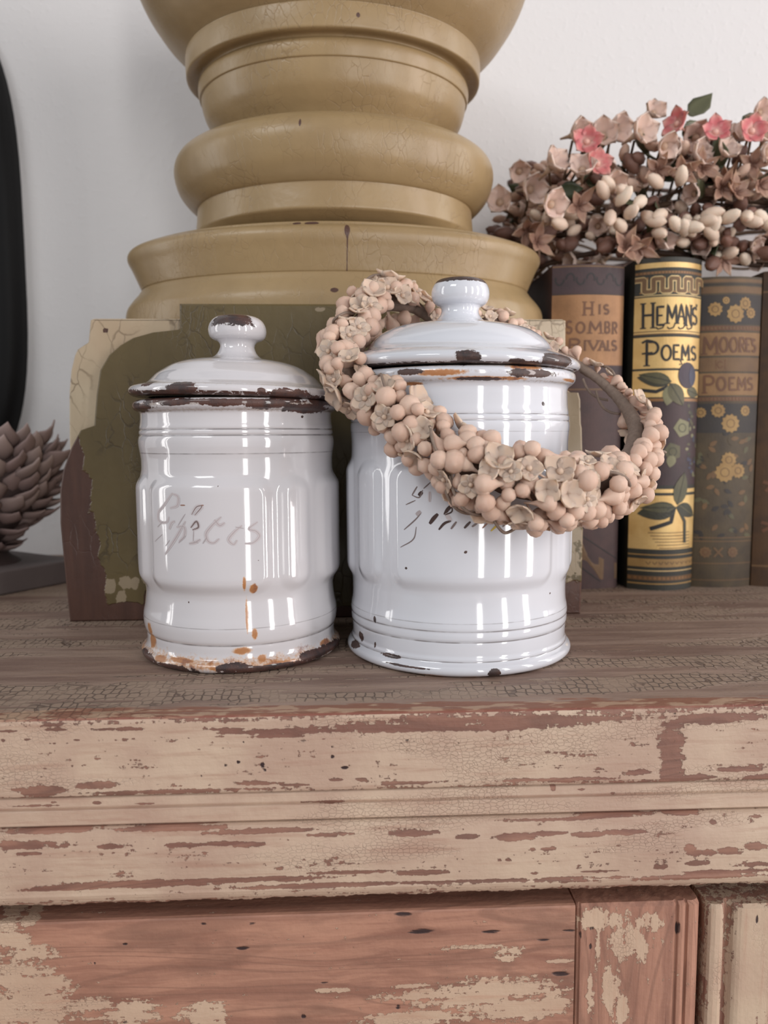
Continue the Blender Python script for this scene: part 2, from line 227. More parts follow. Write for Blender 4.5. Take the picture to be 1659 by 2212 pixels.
LEAF=[(0.1994, 0.46, 0.2747), (0.1932, 0.455, 0.262), (0.2305, 0.46, 0.2733), (0.1212, 0.455, 0.2305), (0.2138, 0.46, 0.2552), (0.1565, 0.47, 0.269), (0.159, 0.46, 0.2497), (0.1813, 0.46, 0.2395), (0.204, 0.455, 0.2356), (0.1371, 0.46, 0.2521), (0.224, 0.47, 0.2631), (0.1745, 0.465, 0.2555)]

IVORY=[(0.148, 0.438, 0.224), (0.1551, 0.436, 0.2225), (0.1651, 0.436, 0.2206), (0.144, 0.436, 0.2199), (0.1481, 0.434, 0.2159), (0.1455, 0.434, 0.2136), (0.1541, 0.436, 0.2105), (0.1646, 0.436, 0.2091), (0.164, 0.438, 0.2141), (0.1776, 0.436, 0.2132), (0.1854, 0.434, 0.2052), (0.1855, 0.434, 0.2027), (0.1966, 0.436, 0.2118), (0.1962, 0.436, 0.2088), (0.2072, 0.434, 0.2078), (0.1767, 0.44, 0.2281), (0.1867, 0.44, 0.2289), (0.2189, 0.434, 0.2099), (0.222, 0.434, 0.2114), (0.2295, 0.434, 0.2105), (0.2336, 0.434, 0.2068), (0.1939, 0.436, 0.2003), (0.2005, 0.436, 0.2008), (0.2072, 0.436, 0.1988), (0.1886, 0.436, 0.2007), (0.1716, 0.44, 0.2042), (0.1557, 0.44, 0.2041), (0.1228, 0.44, 0.2064)]

TULIP=[(0.1752, 0.445, 0.239), (0.1873, 0.442, 0.2371), (0.1992, 0.442, 0.239), (0.2106, 0.44, 0.2284), (0.2187, 0.44, 0.2259), (0.2319, 0.44, 0.2298), (0.2274, 0.44, 0.2411), (0.1297, 0.442, 0.2183), (0.156, 0.44, 0.1952), (0.1627, 0.44, 0.1914), (0.1025, 0.46, 0.201), (0.1069, 0.455, 0.192)]

# ------------------------------------------------------------------ materials
def plaster(name, col):
    n = NT(name); o = n.obj()
    h = n.add(n.mul(n.noise(o, 90, 3, .5), .6), n.mul(n.smooth(n.noise(o, 230, 2, .5), .5, .8), .7))
    h = n.add(h, n.mul(n.noise(o, 22, 2), 1.0))
    c = n.mix(n.noise(o, 5, 3), col, tuple(x * .96 for x in col[:3]) + (1,))
    return n.done(c, .75, normal=n.bump(h, .0006, .4))
M_WALL = plaster('white_plaster', lin(226, 224, 224))

def enamel(name, white, dark):
    n = NT(name); o = n.obj()
    nz = n.noise(o, 700, 4, .65); nl = n.noise(o, 160, 3, .6); fine = n.noise(o, 2200, 2, .6)
    j = n.add(n.mul(n.add(nz, -.5), 1.7), n.mul(n.add(nl, -.5), 1.9))
    cf = n.add(n.attr('chip'), j)
    chip = n.smooth(cf, .30, .40); halo = n.smooth(cf, .0, .35)
    base = n.mix(n.noise(o, 30, 3), white, tuple(x * .95 for x in white[:3]) + (1,))
    # brown speckle and hair-thin grime in the grooves
    g = n.mul(n.smooth(n.attr('grime'), .1, .9), n.smooth(n.noise(o, 120, 3), .3, .62, .25, .85))
    base = n.mix(g, base, lin(118, 112, 112))
    wear = n.smooth(n.add(n.attr('wear'), n.mul(n.add(nz, -.5), 1.1)), .25, .75)
    base = n.mix(n.mul(wear, .75), base, lin(160, 140, 124))
    rustf = n.add(n.attr('rust'), n.mul(j, .8))
    rust = n.smooth(rustf, .05, .75)
    rc = n.mix(n.smooth(rustf, .15, .9), lin(222, 176, 128), lin(176, 112, 48))
    rc = n.mix(n.smooth(nl, .52, .7), rc, lin(128, 68, 34))
    base = n.mix(n.mul(rust, .92), base, rc)
    base = n.mix(n.mul(halo, .3), base, lin(150, 140, 135))
    dk = n.mix(n.smooth(nl, .40, .7), dark, lin(50, 38, 38)); dk = n.mix(n.smooth(fine, .6, .8), dk, lin(118, 84, 74))
    c = n.mix(chip, base, dk)
    r = n.smooth(n.add(chip, n.mul(rust, .5)), 0, 1, .09, .55)
    h = n.add(n.mul(chip, -.35), n.add(n.mul(n.mul(chip, nz), .5), n.mul(n.noise(o, 45, 2), .25)))
    return n.done(c, r, normal=n.bump(h, .0008, .55), coat=.6)
M_EN_L = enamel('grey_white_enamel', lin(212, 209, 212), lin(84, 54, 46))
M_EN_R = enamel('blue_white_enamel', lin(216, 218, 225), lin(78, 56, 50))

def colpaint(name, c1, c2, crack=lin(84, 66, 42), sc=230, amt=.36, chips=True, rough=.34):
    n = NT(name); o = n.obj(); d = n.vadd(n.obj((1, 1, .5)), n.noise(o, 70, 3, color=True), .006)
    e = n.vor(d, sc, rand=.9); e2 = n.vor(d, sc * 2.3, rand=1)
    where = n.smooth(n.noise(o, 38, 3), .40, .66); where2 = n.smooth(n.noise(o, 22, 2), .5, .68)
    l1 = n.mul(n.smooth(e, .0, .045, 1, 0), where); l2 = n.mul(n.smooth(e2, .0, .05, 1, 0), where2)
    cr = n.m2('MAXIMUM', l1, n.mul(l2, .6))
    c = n.mix(n.smooth(n.noise(o, 18, 4), .3, .7), c1, c2)
    c = n.mix(n.mul(n.noise(n.obj((160, 160, 30)), 1, 3), .25), c, lin(120, 104, 72))
    c = n.mix(n.mul(cr, amt), c, crack)
    hh = n.add(n.mul(cr, -.14), n.mul(n.noise(o, 110, 3), .4))
    if chips:
        bf = n.add(n.attr('bare'), n.mul(n.add(n.noise(o, 95, 4, .6), -.5), 1.2)); b = n.smooth(bf, .22, .34)
        wood = n.mix(n.noise(n.obj((300, 300, 30)), 1, 4), lin(98, 68, 56), lin(64, 45, 40))
        cm = n.smooth(n.add(n.attr('cream'), n.mul(n.add(n.noise(o, 240, 3, .6), -.5), 2.0)), .25, .4)
        c = n.mix(cm, c, lin(150, 134, 110)); c = n.mix(b, c, wood); hh = n.add(hh, n.mul(b, -.6))
    return n.done(c, rough, normal=n.bump(hh, .0009, .7))
M_COL = colpaint('mustard_crackled_paint', lin(165, 140, 102), lin(150, 126, 91), lin(116, 92, 64))
M_FACE = colpaint('olive_crackled_paint', lin(100, 86, 54), lin(86, 73, 46), lin(56, 45, 32), 150, .6)
M_CREAM = colpaint('cream_crackled_paint', lin(198, 182, 156), lin(182, 160, 134), lin(112, 94, 72), 110, .7)
def plain(name, c, rough=.6, metal=0.0, sss=0.0, spec=.5): n = NT(name); return n.done(c, rough, metal, sss=sss, spec=spec)

def oldwood(name, axis, paint1, paint2, wood_d, wood_l, dflt=0.0, crk=520, raw_amt=.85, bleach=False):
    """paint over bare timber; float attributes: bare (uncovers wood), hole (dark marks); axis of the grain"""
    n = NT(name); o = n.obj()
    g = {'x': (10, 330, 330), 'z': (330, 330, 10)}[axis]; gs = {'x': (26, 330, 330), 'z': (330, 330, 26)}[axis]; pl = {'x': (46, 330, 330), 'z': (330, 330, 46)}[axis]
    warp = n.vadd(n.obj(g), n.noise(o, 26, 2, color=True), 2.2)
    gr = n.noise(warp, .55, 5, .65); gr2 = n.noise(n.obj(gs), 1.6, 3)
    wood = n.mix(n.smooth(gr, .32, .68), wood_d, wood_l)
    cath = n.noise(n.obj({'x': (7, 40, 40), 'z': (40, 40, 5)}[axis]), 1, 2, .4, .4); lines = n.smooth(n.m2('SINE', n.mul(cath, 95)), .55, 1.0); blot = n.smooth(n.noise(n.obj({'x': (22, 60, 60), 'z': (60, 60, 16)}[axis]), 1, 4, .6), .48, .66)
    wood = n.mix(n.mul(blot, .6), wood, tuple(x * .62 for x in wood_d[:3]) + (1,)); wood = n.mix(n.mul(lines, .5), wood, tuple(x * .7 for x in wood_d[:3]) + (1,)); wood = n.mix(n.mul(n.smooth(gr2, .52, .72), .55), wood, wood_d)
    ragged = n.add(n.mul(n.add(n.noise(n.obj(pl), 1.1, 5, .7), -.5), 2.7), n.add(n.mul(n.add(n.noise(o, 420, 4, .65), -.5), 2.2), n.mul(n.add(n.noise(o, 90, 2), -.5), .8)))
    bf = n.add(n.add(n.attr('bare'), dflt), ragged); bare = n.smooth(bf, .38, .52)
    pc = n.mix(n.smooth(n.noise(o, 26, 4), .3, .7), paint1, paint2)
    pc = n.mix(n.mul(n.smooth(n.noise(n.obj(gs), 1.2, 4), .5, .75), .4), pc, wood_l)
    cv = n.vadd(n.obj({'x': (1, 1.6, 1.6), 'z': (1.6, 1.6, 1)}[axis]), n.noise(o, 120, 2, color=True), .004)
    e = n.vor(cv, crk, rand=.75); where = n.mul(n.smooth(n.noise(n.obj({'x': (14, 70, 70), 'z': (70, 70, 14)}[axis]), 1, 2), .52, .66), n.smooth(bare, 0, 1, 1, 0)); cr = n.mul(n.smooth(e, 0, .07, 1, 0), where)
    pc = n.mix(n.mul(cr, .15), pc, wood_l)
    c = n.mix(n.mul(bare, raw_amt), pc, wood)
    hf = n.add(n.attr('hole'), n.mul(n.add(n.noise(n.obj(pl), 2.0, 4), -.5), 2.6)); hole = n.smooth(hf, .35, .95)
    c = n.mix(hole, c, lin(52, 34, 34))
    dark = n.smooth(n.noise(n.obj(gs), 2.3, 2), .70, .78); c = n.mix(n.mul(n.mul(dark, bare), .6), c, lin(86, 48, 44))
    h = n.add(n.mul(bare, -.55), n.add(n.mul(cr, -.26), n.add(n.mul(gr, .5), n.mul(n.noise(o, 500, 3), .25))))
    h = n.add(h, n.mul(hole, -.4))
    return n.done(c, n.smooth(bare, 0, 1, .55, .62), normal=n.bump(h, .0009, .75))
P1, P2 = lin(200, 177, 155), lin(180, 152, 134); WD, WL = lin(110, 66, 56), lin(150, 104, 86)
M_FASC = oldwood('pink_beige_worn_paint', 'x', P1, P2, WD, WL)
M_DOOR = oldwood('stripped_red_pine', 'x', lin(198, 172, 148), lin(184, 154, 132), lin(132, 84, 69), lin(176, 126, 104), .55, 600)
M_STILE = oldwood('stripped_red_pine_upright', 'z', lin(198, 172, 148), lin(184, 154, 132), lin(134, 86, 71), lin(174, 124, 103), .55, 600)
M_STILE2 = oldwood('worn_painted_upright', 'z', lin(196, 174, 150), lin(180, 152, 132), lin(130, 84, 72), lin(170, 124, 104), .12, 500)
M_CARC = plain('dark_old_timber', lin(52, 38, 32), .8)

def shelfwood():
    n = NT('weathered_brown_shelf'); o = n.obj()
    s1 = n.noise(n.obj((9, 90, 90)), 1, 4, .6); s2 = n.noise(n.obj((30, 300, 300)), 1, 4, .65)
    c = n.mix(n.smooth(s1, .35, .65), lin(156, 133, 118), lin(122, 98, 86))
    c = n.mix(n.mul(n.smooth(s2, .52, .72), .6), c, lin(152, 126, 106))
    paint = n.smooth(n.add(n.noise(n.obj((7, 60, 60)), 1, 3), n.mul(n.add(n.noise(n.obj((60, 200, 200)), 1, 4), -.5), .35)), .47, .51)
    cv = n.vadd(n.obj((1.0, .72, 1)), n.noise(o, 90, 2, color=True), .003)
    e = n.vor(cv, 300, rand=.42); cr = n.mul(n.mul(n.smooth(e, 0, .11, 1, 0), paint), n.smooth(n.noise(o, 60, 2), .35, .6, .25, 1))
    pc = n.mix(n.noise(o, 60, 3), lin(164, 143, 125), lin(146, 125, 108))
    c = n.mix(n.mul(paint, .8), c, pc); c = n.mix(n.mul(cr, .75), c, lin(88, 70, 60))
    front = n.smooth(n.attr('edge'), .2, .8)
    raw = n.smooth(n.add(n.mul(front, .55), n.noise(n.obj((40, 320, 320)), 1, 4)), .84, .92)
    c = n.mix(n.mul(raw, .8), c, n.mix(s2, lin(150, 96, 66), lin(120, 72, 58)))
    lgt = n.smooth(n.add(n.mul(front, .35), n.noise(n.obj((70, 260, 260)), 1.3, 4)), .82, .88); c = n.mix(n.mul(lgt, .7), c, lin(184, 156, 130))
    red = n.smooth(n.add(n.attr('bare'), n.mul(n.add(n.noise(n.obj((60, 260, 260)), 1, 4), -.5), .9)), .1, .25); c = n.mix(n.mul(red, .75), c, lin(132, 78, 66))
    h = n.add(n.mul(cr, -.7), n.add(n.mul(paint, .5), n.add(n.mul(s2, .6), n.mul(n.noise(o, 400, 3), .3))))
    return n.done(c, .62, normal=n.bump(h, .0011, .9))
M_SHELF = shelfwood()

def wax(name, c1, c2, c3=None):
    n = NT(name); o = n.obj(); r = n.rand()
    c = n.mix(r, c1, c2); c = n.mix(n.mul(n.noise(o, 260, 3), .35), c, c3 or c2)
    return n.done(c, .27, sss=.25, normal=n.bump(n.noise(o, 500, 2), .0002, .5))
M_BUD = wax('waxy_blush_bud', lin(228, 196, 176), lin(212, 176, 156), lin(236, 210, 192))
M_PETAL = wax('waxy_ivory_petal', lin(228, 200, 178), lin(212, 182, 160), lin(236, 214, 196))
M_WRAP = (lambda n: n.done(n.mix(n.noise(n.obj((1, 1, 1)), 500, 3), lin(112, 94, 84), lin(150, 132, 118)), .8, normal=n.bump(n.noise(n.obj(), 900, 3), .0004, .8)))(NT('paper_wrapped_wire'))
M_IVORY = wax('ivory_wax_bud', lin(238, 218, 198), lin(222, 192, 172), lin(244, 232, 214))
M_BROWNB = wax('brown_dried_bud', lin(128, 92, 80), lin(96, 66, 58), lin(150, 112, 94))
def petalmat(name, inner, outer, mid):
    n = NT(name); f = n.attr('rad'); o = n.obj()
    f = n.add(f, n.mul(n.add(n.noise(o, 300, 3), -.5), .3))
    c = n.mix(n.smooth(f, .1, .45), mid, inner); c = n.mix(n.smooth(f, .55, 1.0), c, outer)
    c = n.mix(n.mul(n.rand(), .25), c, lin(150, 118, 100))
    return n.done(c, .5, sss=.15)
M_PINK = petalmat('coral_pink_petal', lin(212, 112, 116), lin(234, 176, 166), lin(236, 190, 176))
M_PALE = petalmat('pale_blush_petal', lin(228, 198, 184), lin(232, 208, 194), lin(186, 160, 138))
M_TULIP = petalmat('tan_dried_petal', lin(172, 136, 118), lin(206, 178, 154), lin(142, 104, 90))
M_LEAF = (lambda n: n.done(n.mix(n.rand(), lin(62, 76, 52), lin(92, 92, 66)), .5))(NT('dark_green_leaf'))
M_STEM = (lambda n: n.done(n.mix(n.rand(), lin(108, 84, 58), lin(74, 54, 46)), .7))(NT('brown_dry_stem'))
M_DRYPETAL = (lambda n: n.done(n.mix(n.rand(), n.mix(n.attr('rad'), lin(96, 80, 78), lin(178, 158, 152)), lin(138, 116, 112)), .75))(NT('mauve_grey_carved_petal'))
M_PLINTH = (lambda n: n.done(n.mix(n.noise(n.obj(), 40, 3), lin(122, 112, 110), lin(102, 92, 91)), .6))(NT('grey_painted_plinth'))
M_BLACK = (lambda n: n.done(n.mix(n.noise(n.obj(), 60, 3), lin(10, 10, 11), lin(14, 13, 14)), .6, spec=.2))(NT('black_lacquer'))
M_FLOOR = (lambda n: n.done(n.mix(n.noise(n.obj((3, 40, 1)), 1, 4), lin(122, 92, 70), lin(96, 70, 52)), .5))(NT('brown_floor_boards'))

# ------------------------------------------------------------------ setting
structure(wobj('wall_back', *box(-2.2, 2.2, .60, .66, -.86, 2.2), M_WALL, None, smooth=False))
structure(wobj('floor', *box(-2.2, 2.2, -3.6, .60, -.92, -.86), M_FLOOR, None, smooth=False))

# ------------------------------------------------------------------ cabinet
cab = thing('cabinet', 'old pink-beige cabinet with flaking paint and brown shelf top under the canisters', 'cabinet', (0, .25, -.86))
def xs_dense(step=.0007, a=-.14, b=.165):
    return np.concatenate([[-.62, -.45, -.3, -.2], np.arange(a, b, step), [.2, .3, .45, .62]])
def board(name, front, back_y, fields, mat, matfn=None, xs=None):
    """front: list of (y, z) from top to bottom; the board closes at back_y"""
    xs = xs_dense() if xs is None else xs
    prof = [(back_y, front[0][1])] + list(front) + [(back_y, front[-1][1])]
    V, F = extrude_profile_x(prof, xs)
    at = {k: ellfield(p, V[:, 0] * 1000, V[:, 2] * 1000) for k, p in fields.items()}
    return V, F, at
# top board: rounded front arris, dense front face, plain top
fr = [(y, 0.0) for y in (.52, .44, .38, .34, .32, .30, .29, .28, .272, .266, .260, .256, .252, .2495, .2478, .2466)]
fr += [(.2458, -.0002), (.2453, -.0007), (.2450, -.0014)] + [(.2449, -z) for z in np.arange(.002, .0255, .0005)] + [(.2451, -.0260), (.2456, -.0265), (.2464, -.0268)]
V, F, at = board('top', fr, .599, {'bare': TOP_BARE, 'hole': TOP_HOLE}, M_FASC)
# lower arris rubbed bare
low = np.clip((-.0248 - V[:, 2]) / .0015, 0, 1) * .55; at['bare'] = np.maximum(at['bare'], low - .05)
topedge = np.where(V[:, 2] > -.0022, .35 + V[:, 0] * 1.2, -1); at['bare'] = np.maximum(at['bare'], topedge)
sel = (V[:, 1] > .2462) & (V[:, 2] > -.0005); at['bare'][sel] = -1
at['edge'] = np.clip(1 - (V[:, 1] - .2455) / .018, 0, 1)
me = mesh('top_board', V - np.array(cab.location), F, False, at); me.materials.append(M_FASC); me.materials.append(M_SHELF)
for p in me.polygons:
    if p.normal.z > .55: p.material_index = 1
bm = bmesh.new(); bm.from_mesh(me); bmesh.ops.recalc_face_normals(bm, faces=bm.faces); bm.to_mesh(me); bm.free()
for p in me.polygons: p.material_index = 1 if p.normal.z > .55 else 0
o = bpy.data.objects.new('top_board', me); C.objects.link(o); o.parent = cab; o['label'] = 'brown crackled top board with a pale worn front edge'
# small stepped moulding
fr = [(.2470, -.0271), (.2466, -.0274)] + [(.2464 - k * .00004, -.0277 - k * .0005) for k in range(6)] + [(.2470, -.0306), (.2470, -.0310), (.2459, -.0313)] + [(.2456, -.0316 - k * .0005) for k in range(10)] + [(.2460, -.0366), (.2468, -.0368)]
V, F, at = board('mid', fr, .33, {'bare': MID_BARE, 'hole': []}, M_FASC)
wobj('stepped_moulding', V, F, M_FASC, cab, False, at, fix=True)
# lower cornice board, rounded under
fr = [(.2452, -.0369), (.2444, -.0372)] + [(.2439 - .0006 * math.sin(k / 40 * math.pi), -.0376 - k * .0005) for k in range(44)]
fr += [(.2440, -.0600), (.2444, -.0612), (.2450, -.0624), (.2458, -.0634), (.2468, -.0643), (.2480, -.0650), (.2495, -.0654)]
V, F, at = board('low', fr, .33, {'bare': LOW_BARE, 'hole': []}, M_FASC)
ragz = .00025 * np.sin(V[:, 0] * 210) + .00015 * np.sin(V[:, 0] * 1130 + 1) + .0001 * np.sin(V[:, 0] * 2930) ; sel = V[:, 2] < -.0640; V[sel, 2] += ragz[sel]
at['bare'] = np.maximum(at['bare'], np.clip((-.0600 - V[:, 2]) / .004, 0, 1) * .5 - .12)
wobj('cornice_board', V, F, M_FASC, cab, False, at, fix=True)
wobj('carcass', *box(-.60, .60, .2725, .598, -.86, -.0270), M_CARC, cab, False)
def upright(profile, z0, z1, mat, parent, name, paint, dark, dflt=-.35):
    zs = np.concatenate([[z0 - .0, z0 + .0012, ], np.arange(z0 + .0022, z0 + .046, .0007), [z0 + .1, z0 + .3, z1]]) if False else np.concatenate([[z1], np.linspace(z0 - .06, z0 - .0012, 84), [z0]])
    P = np.array(profile); n = len(P); V = []
    cx = P[:, 0].mean()
    for z in zs:
        for (x, y) in P:
            if z == z0: V.append((cx + (x - cx) * .985, y + (.0012 if y < .262 else 0), z))
            else: V.append((x, y, z))
    V = np.array(V); F = grid_faces(len(zs), n, True).tolist(); F.append(list(range(n))[::-1]); F.append([(len(zs) - 1) * n + k for k in range(n)])
    at = {'bare': -ellfield(paint, V[:, 0] * 1000, V[:, 2] * 1000) * .5, 'hole': ellfield(dark, V[:, 0] * 1000, V[:, 2] * 1000)}
    at['bare'] = np.clip(at['bare'], -1, .5) + .0
    top = np.clip((V[:, 2] - (z0 - .0005)) / .0005, 0, 1)
    return wobj(name, V, F, mat, parent, False, at, fix=True)
# left door: rail with level grain, stile with upright grain
door = wobj('door', *box(-.575, .0772, .2560, .2725, -.60, -.0890), M_DOOR, cab, False)
fr = [(.2512, -.0725), (.2503, -.0728), (.25, -.0734)] + [(.25, -.074 - k * .0006) for k in range(85)] + [(.2504, -.1262), (.2515, -.1268)]
V, F, at = board('rail', fr, .2725, {'hole': DOOR_DARK}, M_DOOR, xs=np.concatenate([[-.545, -.4, -.3, -.2], np.arange(-.14, .0765, .0009), [.0770]]))
at['bare'] = np.clip(-.5 * ellfield(DOOR_PAINT, V[:, 0] * 1000, V[:, 2] * 1000), -1, .5)
wobj('top_rail', V, F, M_DOOR, door, False, at, fix=True)
st = [(.0774, .2725), (.0774, .2508), (.0778, .2501), (.0782, .2508), (.0786, .2508), (.0790, .2500)] + [(x, .25) for x in np.arange(.0798, .1125, .0009)] + [(.1130, .2508), (.1134, .2508), (.1139, .2499)] + [(.1150, .2497), (.1160, .2500), (.1165, .2509), (.1169, .2509), (.1173, .2500), (.1190, .2498), (.1205, .2503), (.1214, .2512), (.1218, .2528), (.1218, .2725)]
upright(st, -.0727, -.60, M_STILE, door, 'stile', STILE_PAINT, DOOR_DARK)
door2 = wobj('door', *box(.205, .575, .2580, .2725, -.60, -.0890), M_STILE2, cab, False)
st = [(.1246, .2725), (.1246, .2530), (.1250, .2514), (.1257, .2506), (.1272, .2502), (.1290, .2503), (.1304, .2510), (.1312, .2528), (.1318, .2536), (.1328, .2536), (.1335, .2526), (.1342, .2512), (.1352, .2505), (.1364, .2501)] + [(x, .25) for x in np.arange(.1375, .168, .0009)] + [(.19, .25), (.2045, .25), (.2049, .2504), (.2049, .2725)]
upright(st, -.0748, -.60, M_STILE2, door2, 'stile', [(150, -97, 14, 22), (139, -105, 5, 30), (128, -100, 3, 30)], [(152, -88, 1, 4), (150, -100, 1, 5), (142, -80, .8, 2)])

# ------------------------------------------------------------------ turned column on its block
col = thing('turned_column', 'mustard crackle-painted turned wooden column on a shaped olive block behind the canisters', 'column', (-.0069, .46, 0))
def slab(name, zl, mat, parent, y0, y1, fields=None, nx=150, bev=.0009, stepz=.0011):
    """block whose left and right outline run up z: zl = list of (z, x_left, x_right)"""
    zl = sorted(zl); zz = [zl[0][0]]
    for (a, _, _), (b, _, _) in zip(zl[:-1], zl[1:]):
        n = max(1, int((b - a) / stepz)); zz += [a + (b - a) * (k + 1) / n for k in range(n)]
    zz = np.array(zz); A = np.array(zl); xl = np.interp(zz, A[:, 0], A[:, 1]); xr = np.interp(zz, A[:, 0], A[:, 2])
    u = np.linspace(0, 1, nx); X = xl[:, None] + (xr - xl)[:, None] * u[None, :]; Z = zz[:, None] * np.ones(nx)[None, :]
    n = len(zz); Zi = zz.copy(); Zi[0] += bev; Zi[-1] -= bev
    Xi = (xl + bev)[:, None] + (xr - xl - 2 * bev)[:, None] * u[None, :]
    Vf = np.stack([Xi, np.full_like(Xi, y0), Zi[:, None] * np.ones(nx)[None, :]], -1).reshape(-1, 3); F = grid_faces(n, nx).tolist()
    loop = [(0, j) for j in range(nx)] + [(i, nx - 1) for i in range(1, n)] + [(n - 1, j) for j in range(nx - 2, -1, -1)] + [(i, 0) for i in range(n - 2, 0, -1)]
    base = len(Vf); L = len(loop)
    V1 = [(X[i, j], y0 + bev, Z[i, j]) for i, j in loop]; V2 = [(X[i, j], y1, Z[i, j]) for i, j in loop]
    V = np.concatenate([Vf, V1, V2])
    for k in range(L):
        k2 = (k + 1) % L; i, j = loop[k]; i2, j2 = loop[k2]
        F.append([i * nx + j, base + k, base + k2, i2 * nx + j2]); F.append([base + k, base + L + k, base + L + k2, base + k2])
    # back face as strips
    for i in range(n - 1):
        a = base + L + (loop.index((i, 0))); b = base + L + loop.index((i, nx - 1)); c = base + L + loop.index((i + 1, nx - 1)); d = base + L + loop.index((i + 1, 0))
    F.append([base + L + k for k in range(L)])
    at = {k: f(V) for k, f in (fields or {}).items()}
    return wobj(name, V, F, mat, parent, False, at, fix=True)
f0 = lambda V: np.full(len(V), -1.0)
body = slab('block', [(0, -.1375, .1140), (.09, -.1378, .1140), (.1100, -.1370, .1138), (.1130, -.1368, .1090), (.123, -.1355, .1085), (.130, -.1335, .1083), (.1330, -.1320, .1082), (.1362, -.1270, .1081), (.1368, -.1266, .1081), (.1470, -.1252, .1080), (.1477, -.1235, .1060)],
     M_CREAM, col, .3862, .52, {'bare': lambda V: ellfield([(-135, 8, 10, 40), (113, 8, 10, 20), (-118, 142, 1.5, 1.5)], V[:, 0] * 1000, V[:, 2] * 1000), 'cream': f0})
body['label'] = 'cream painted square block under the column'
def plate_bare(V):
    x, z = V[:, 0] * 1000, V[:, 2] * 1000
    f = ellfield([(-136, 82, 9, 16), (-137, 62, 14, 20), (-136, 40, 15, 26), (-134, 20, 15, 24), (-130, 6, 13, 12), (-112, 3, 14, 8), (-97, 8, 6, 14), (-112, 0, 40, 5), (0, 1.5, 60, 5), (20, 4, 9, 10), (113, 6, 12, 13), (-140, 40, 3, 50), (0, 150, 4, 3), (8, 151, 3, 3), (12, 152.5, 2, 2)], x, z)
    return f
def plate_cream(V):
    x, z = V[:, 0] * 1000, V[:, 2] * 1000
    f = ellfield([(-119, 18, 4, 5), (-111, 20, 4, 4), (-106, 19, 2.5, 4), (-113, 11, 3, 6), (-125, 12, 1.6, 6), (-101, 21, 2, 3), (108, 70, 13, 70), (2, 151.5, 2, 1.5), (24, 151, 6, 2), (30, 149, 7, 4), (-14, 151, 3, 1.5)], x, z)
    return f * .8
plate = slab('front_plate', [(0, -.1387, .1160), (.02, -.1398, .1164), (.049, -.1412, .1164), (.065, -.1405, .1162), (.075, -.1385, .1158), (.085, -.1345, .1152), (.0938, -.1295, .1148), (.0950, -.1262, .1145), (.0960, -.1230, .1143), (.1075, -.1216, .1138), (.1110, -.1212, .1128), (.1120, -.1210, .1005),
     (.1222, -.1191, .0990), (.1295, -.1145, .0945), (.1342, -.1089, .0890), (.1375, -.1030, .0830), (.1400, -.0940, .0740), (.1414, -.0815, .0620), (.1420, -.0806, .0600), (.1535, -.0805, .0600)],
     M_FACE, col, .378, .3862, {'bare': plate_bare, 'cream': plate_cream}, nx=260)
plate['label'] = 'olive front plate of the block, bare brown wood at lower left'
def turned(name, pts, parent, chips=(), step=.0007):
    P = catmull(pts, step); th = np.radians(np.concatenate([np.arange(-100, 100, .4), np.arange(100, 260, 4)]))
    ky = lambda Z: .60 + .23 * np.clip((Z - .1950) / .008, 0, 1)
    V, F, T, Z = lathe(P, th, None, ky)
    at = {'bare': ellfield(chips, np.degrees(T) * 1.9, Z * 1000), 'cream': np.full(len(V), -1.0)}
    n = len(th); Fl = F.tolist(); Fl.append(list(range(n))); Fl.append([(len(P) - 1) * n + k for k in range(n)][::-1])
    return wobj(name, V + np.array(col.location), Fl, M_COL, parent, True, at)
turned('foot_ring', [(.1195, .1477), (.1205, .1500), (.1203, .1560), (.1193, .1610), (.1170, .1645), (.1130, .1690), (.1105, .1722), (.1100, .1724)], col,
       [(0, 162, 2.4, 1.5), (6.5, 160, .5, 14), (17, 163, .5, 9)])
turned('flared_disc', [(.1095, .1722), (.1108, .1722), (.1111, .1728), (.1130, .1772), (.1158, .1835), (.1181, .1882), (.1182, .1902), (.1170, .1924), (.1130, .1944), (.1060, .1960), (.0950, .1970), (.0775, .1975)], col,
       [(6.2, 180, .5, 16), (6.0, 191, 1.5, 3.5), (-11, 195, 4, .9), (-18, 195, 2.4, .8)])
turned('lower_neck', [(.0800, .1972), (.0795, .2010), (.0788, .2080), (.0782, .2159), (.0782, .2165)], col)
turned('torus_ring', [(.0775, .2159), (.0790, .2163), (.0815, .2180), (.0845, .2210), (.0875, .2250), (.0895, .2300), (.0904, .2355), (.0897, .2400), (.0875, .2437), (.0835, .2467), (.0780, .2490), (.0700, .2508), (.0600, .2515)], col, [(-19, 240, .9, 2.2)])
turned('upper_neck', [(.0590, .2505), (.0630, .2555), (.0680, .2605), (.0715, .2650), (.0733, .2695), (.0742, .2735), (.0745, .2765), (.0745, .2770)], col)
turned('collar', [(.0735, .2758), (.0752, .2760), (.0755, .2768), (.0756, .2838), (.0748, .2846), (.0738, .2854), (.0740, .2861), (.0812, .2862), (.0820, .2866), (.0823, .2884), (.0824, .2970), (.0822, .2985)], col, [(17, 292, 1.6, 1.4)])
turned('bell', [(.0805, .2975), (.0822, .2990), (.0870, .3028), (.0929, .3085), (.0985, .3160), (.1030, .3230), (.1068, .3310), (.1100, .3410), (.1120, .3520), (.1128, .3700), (.1100, .3900), (.1060, .3960), (.02, .3980)], col)

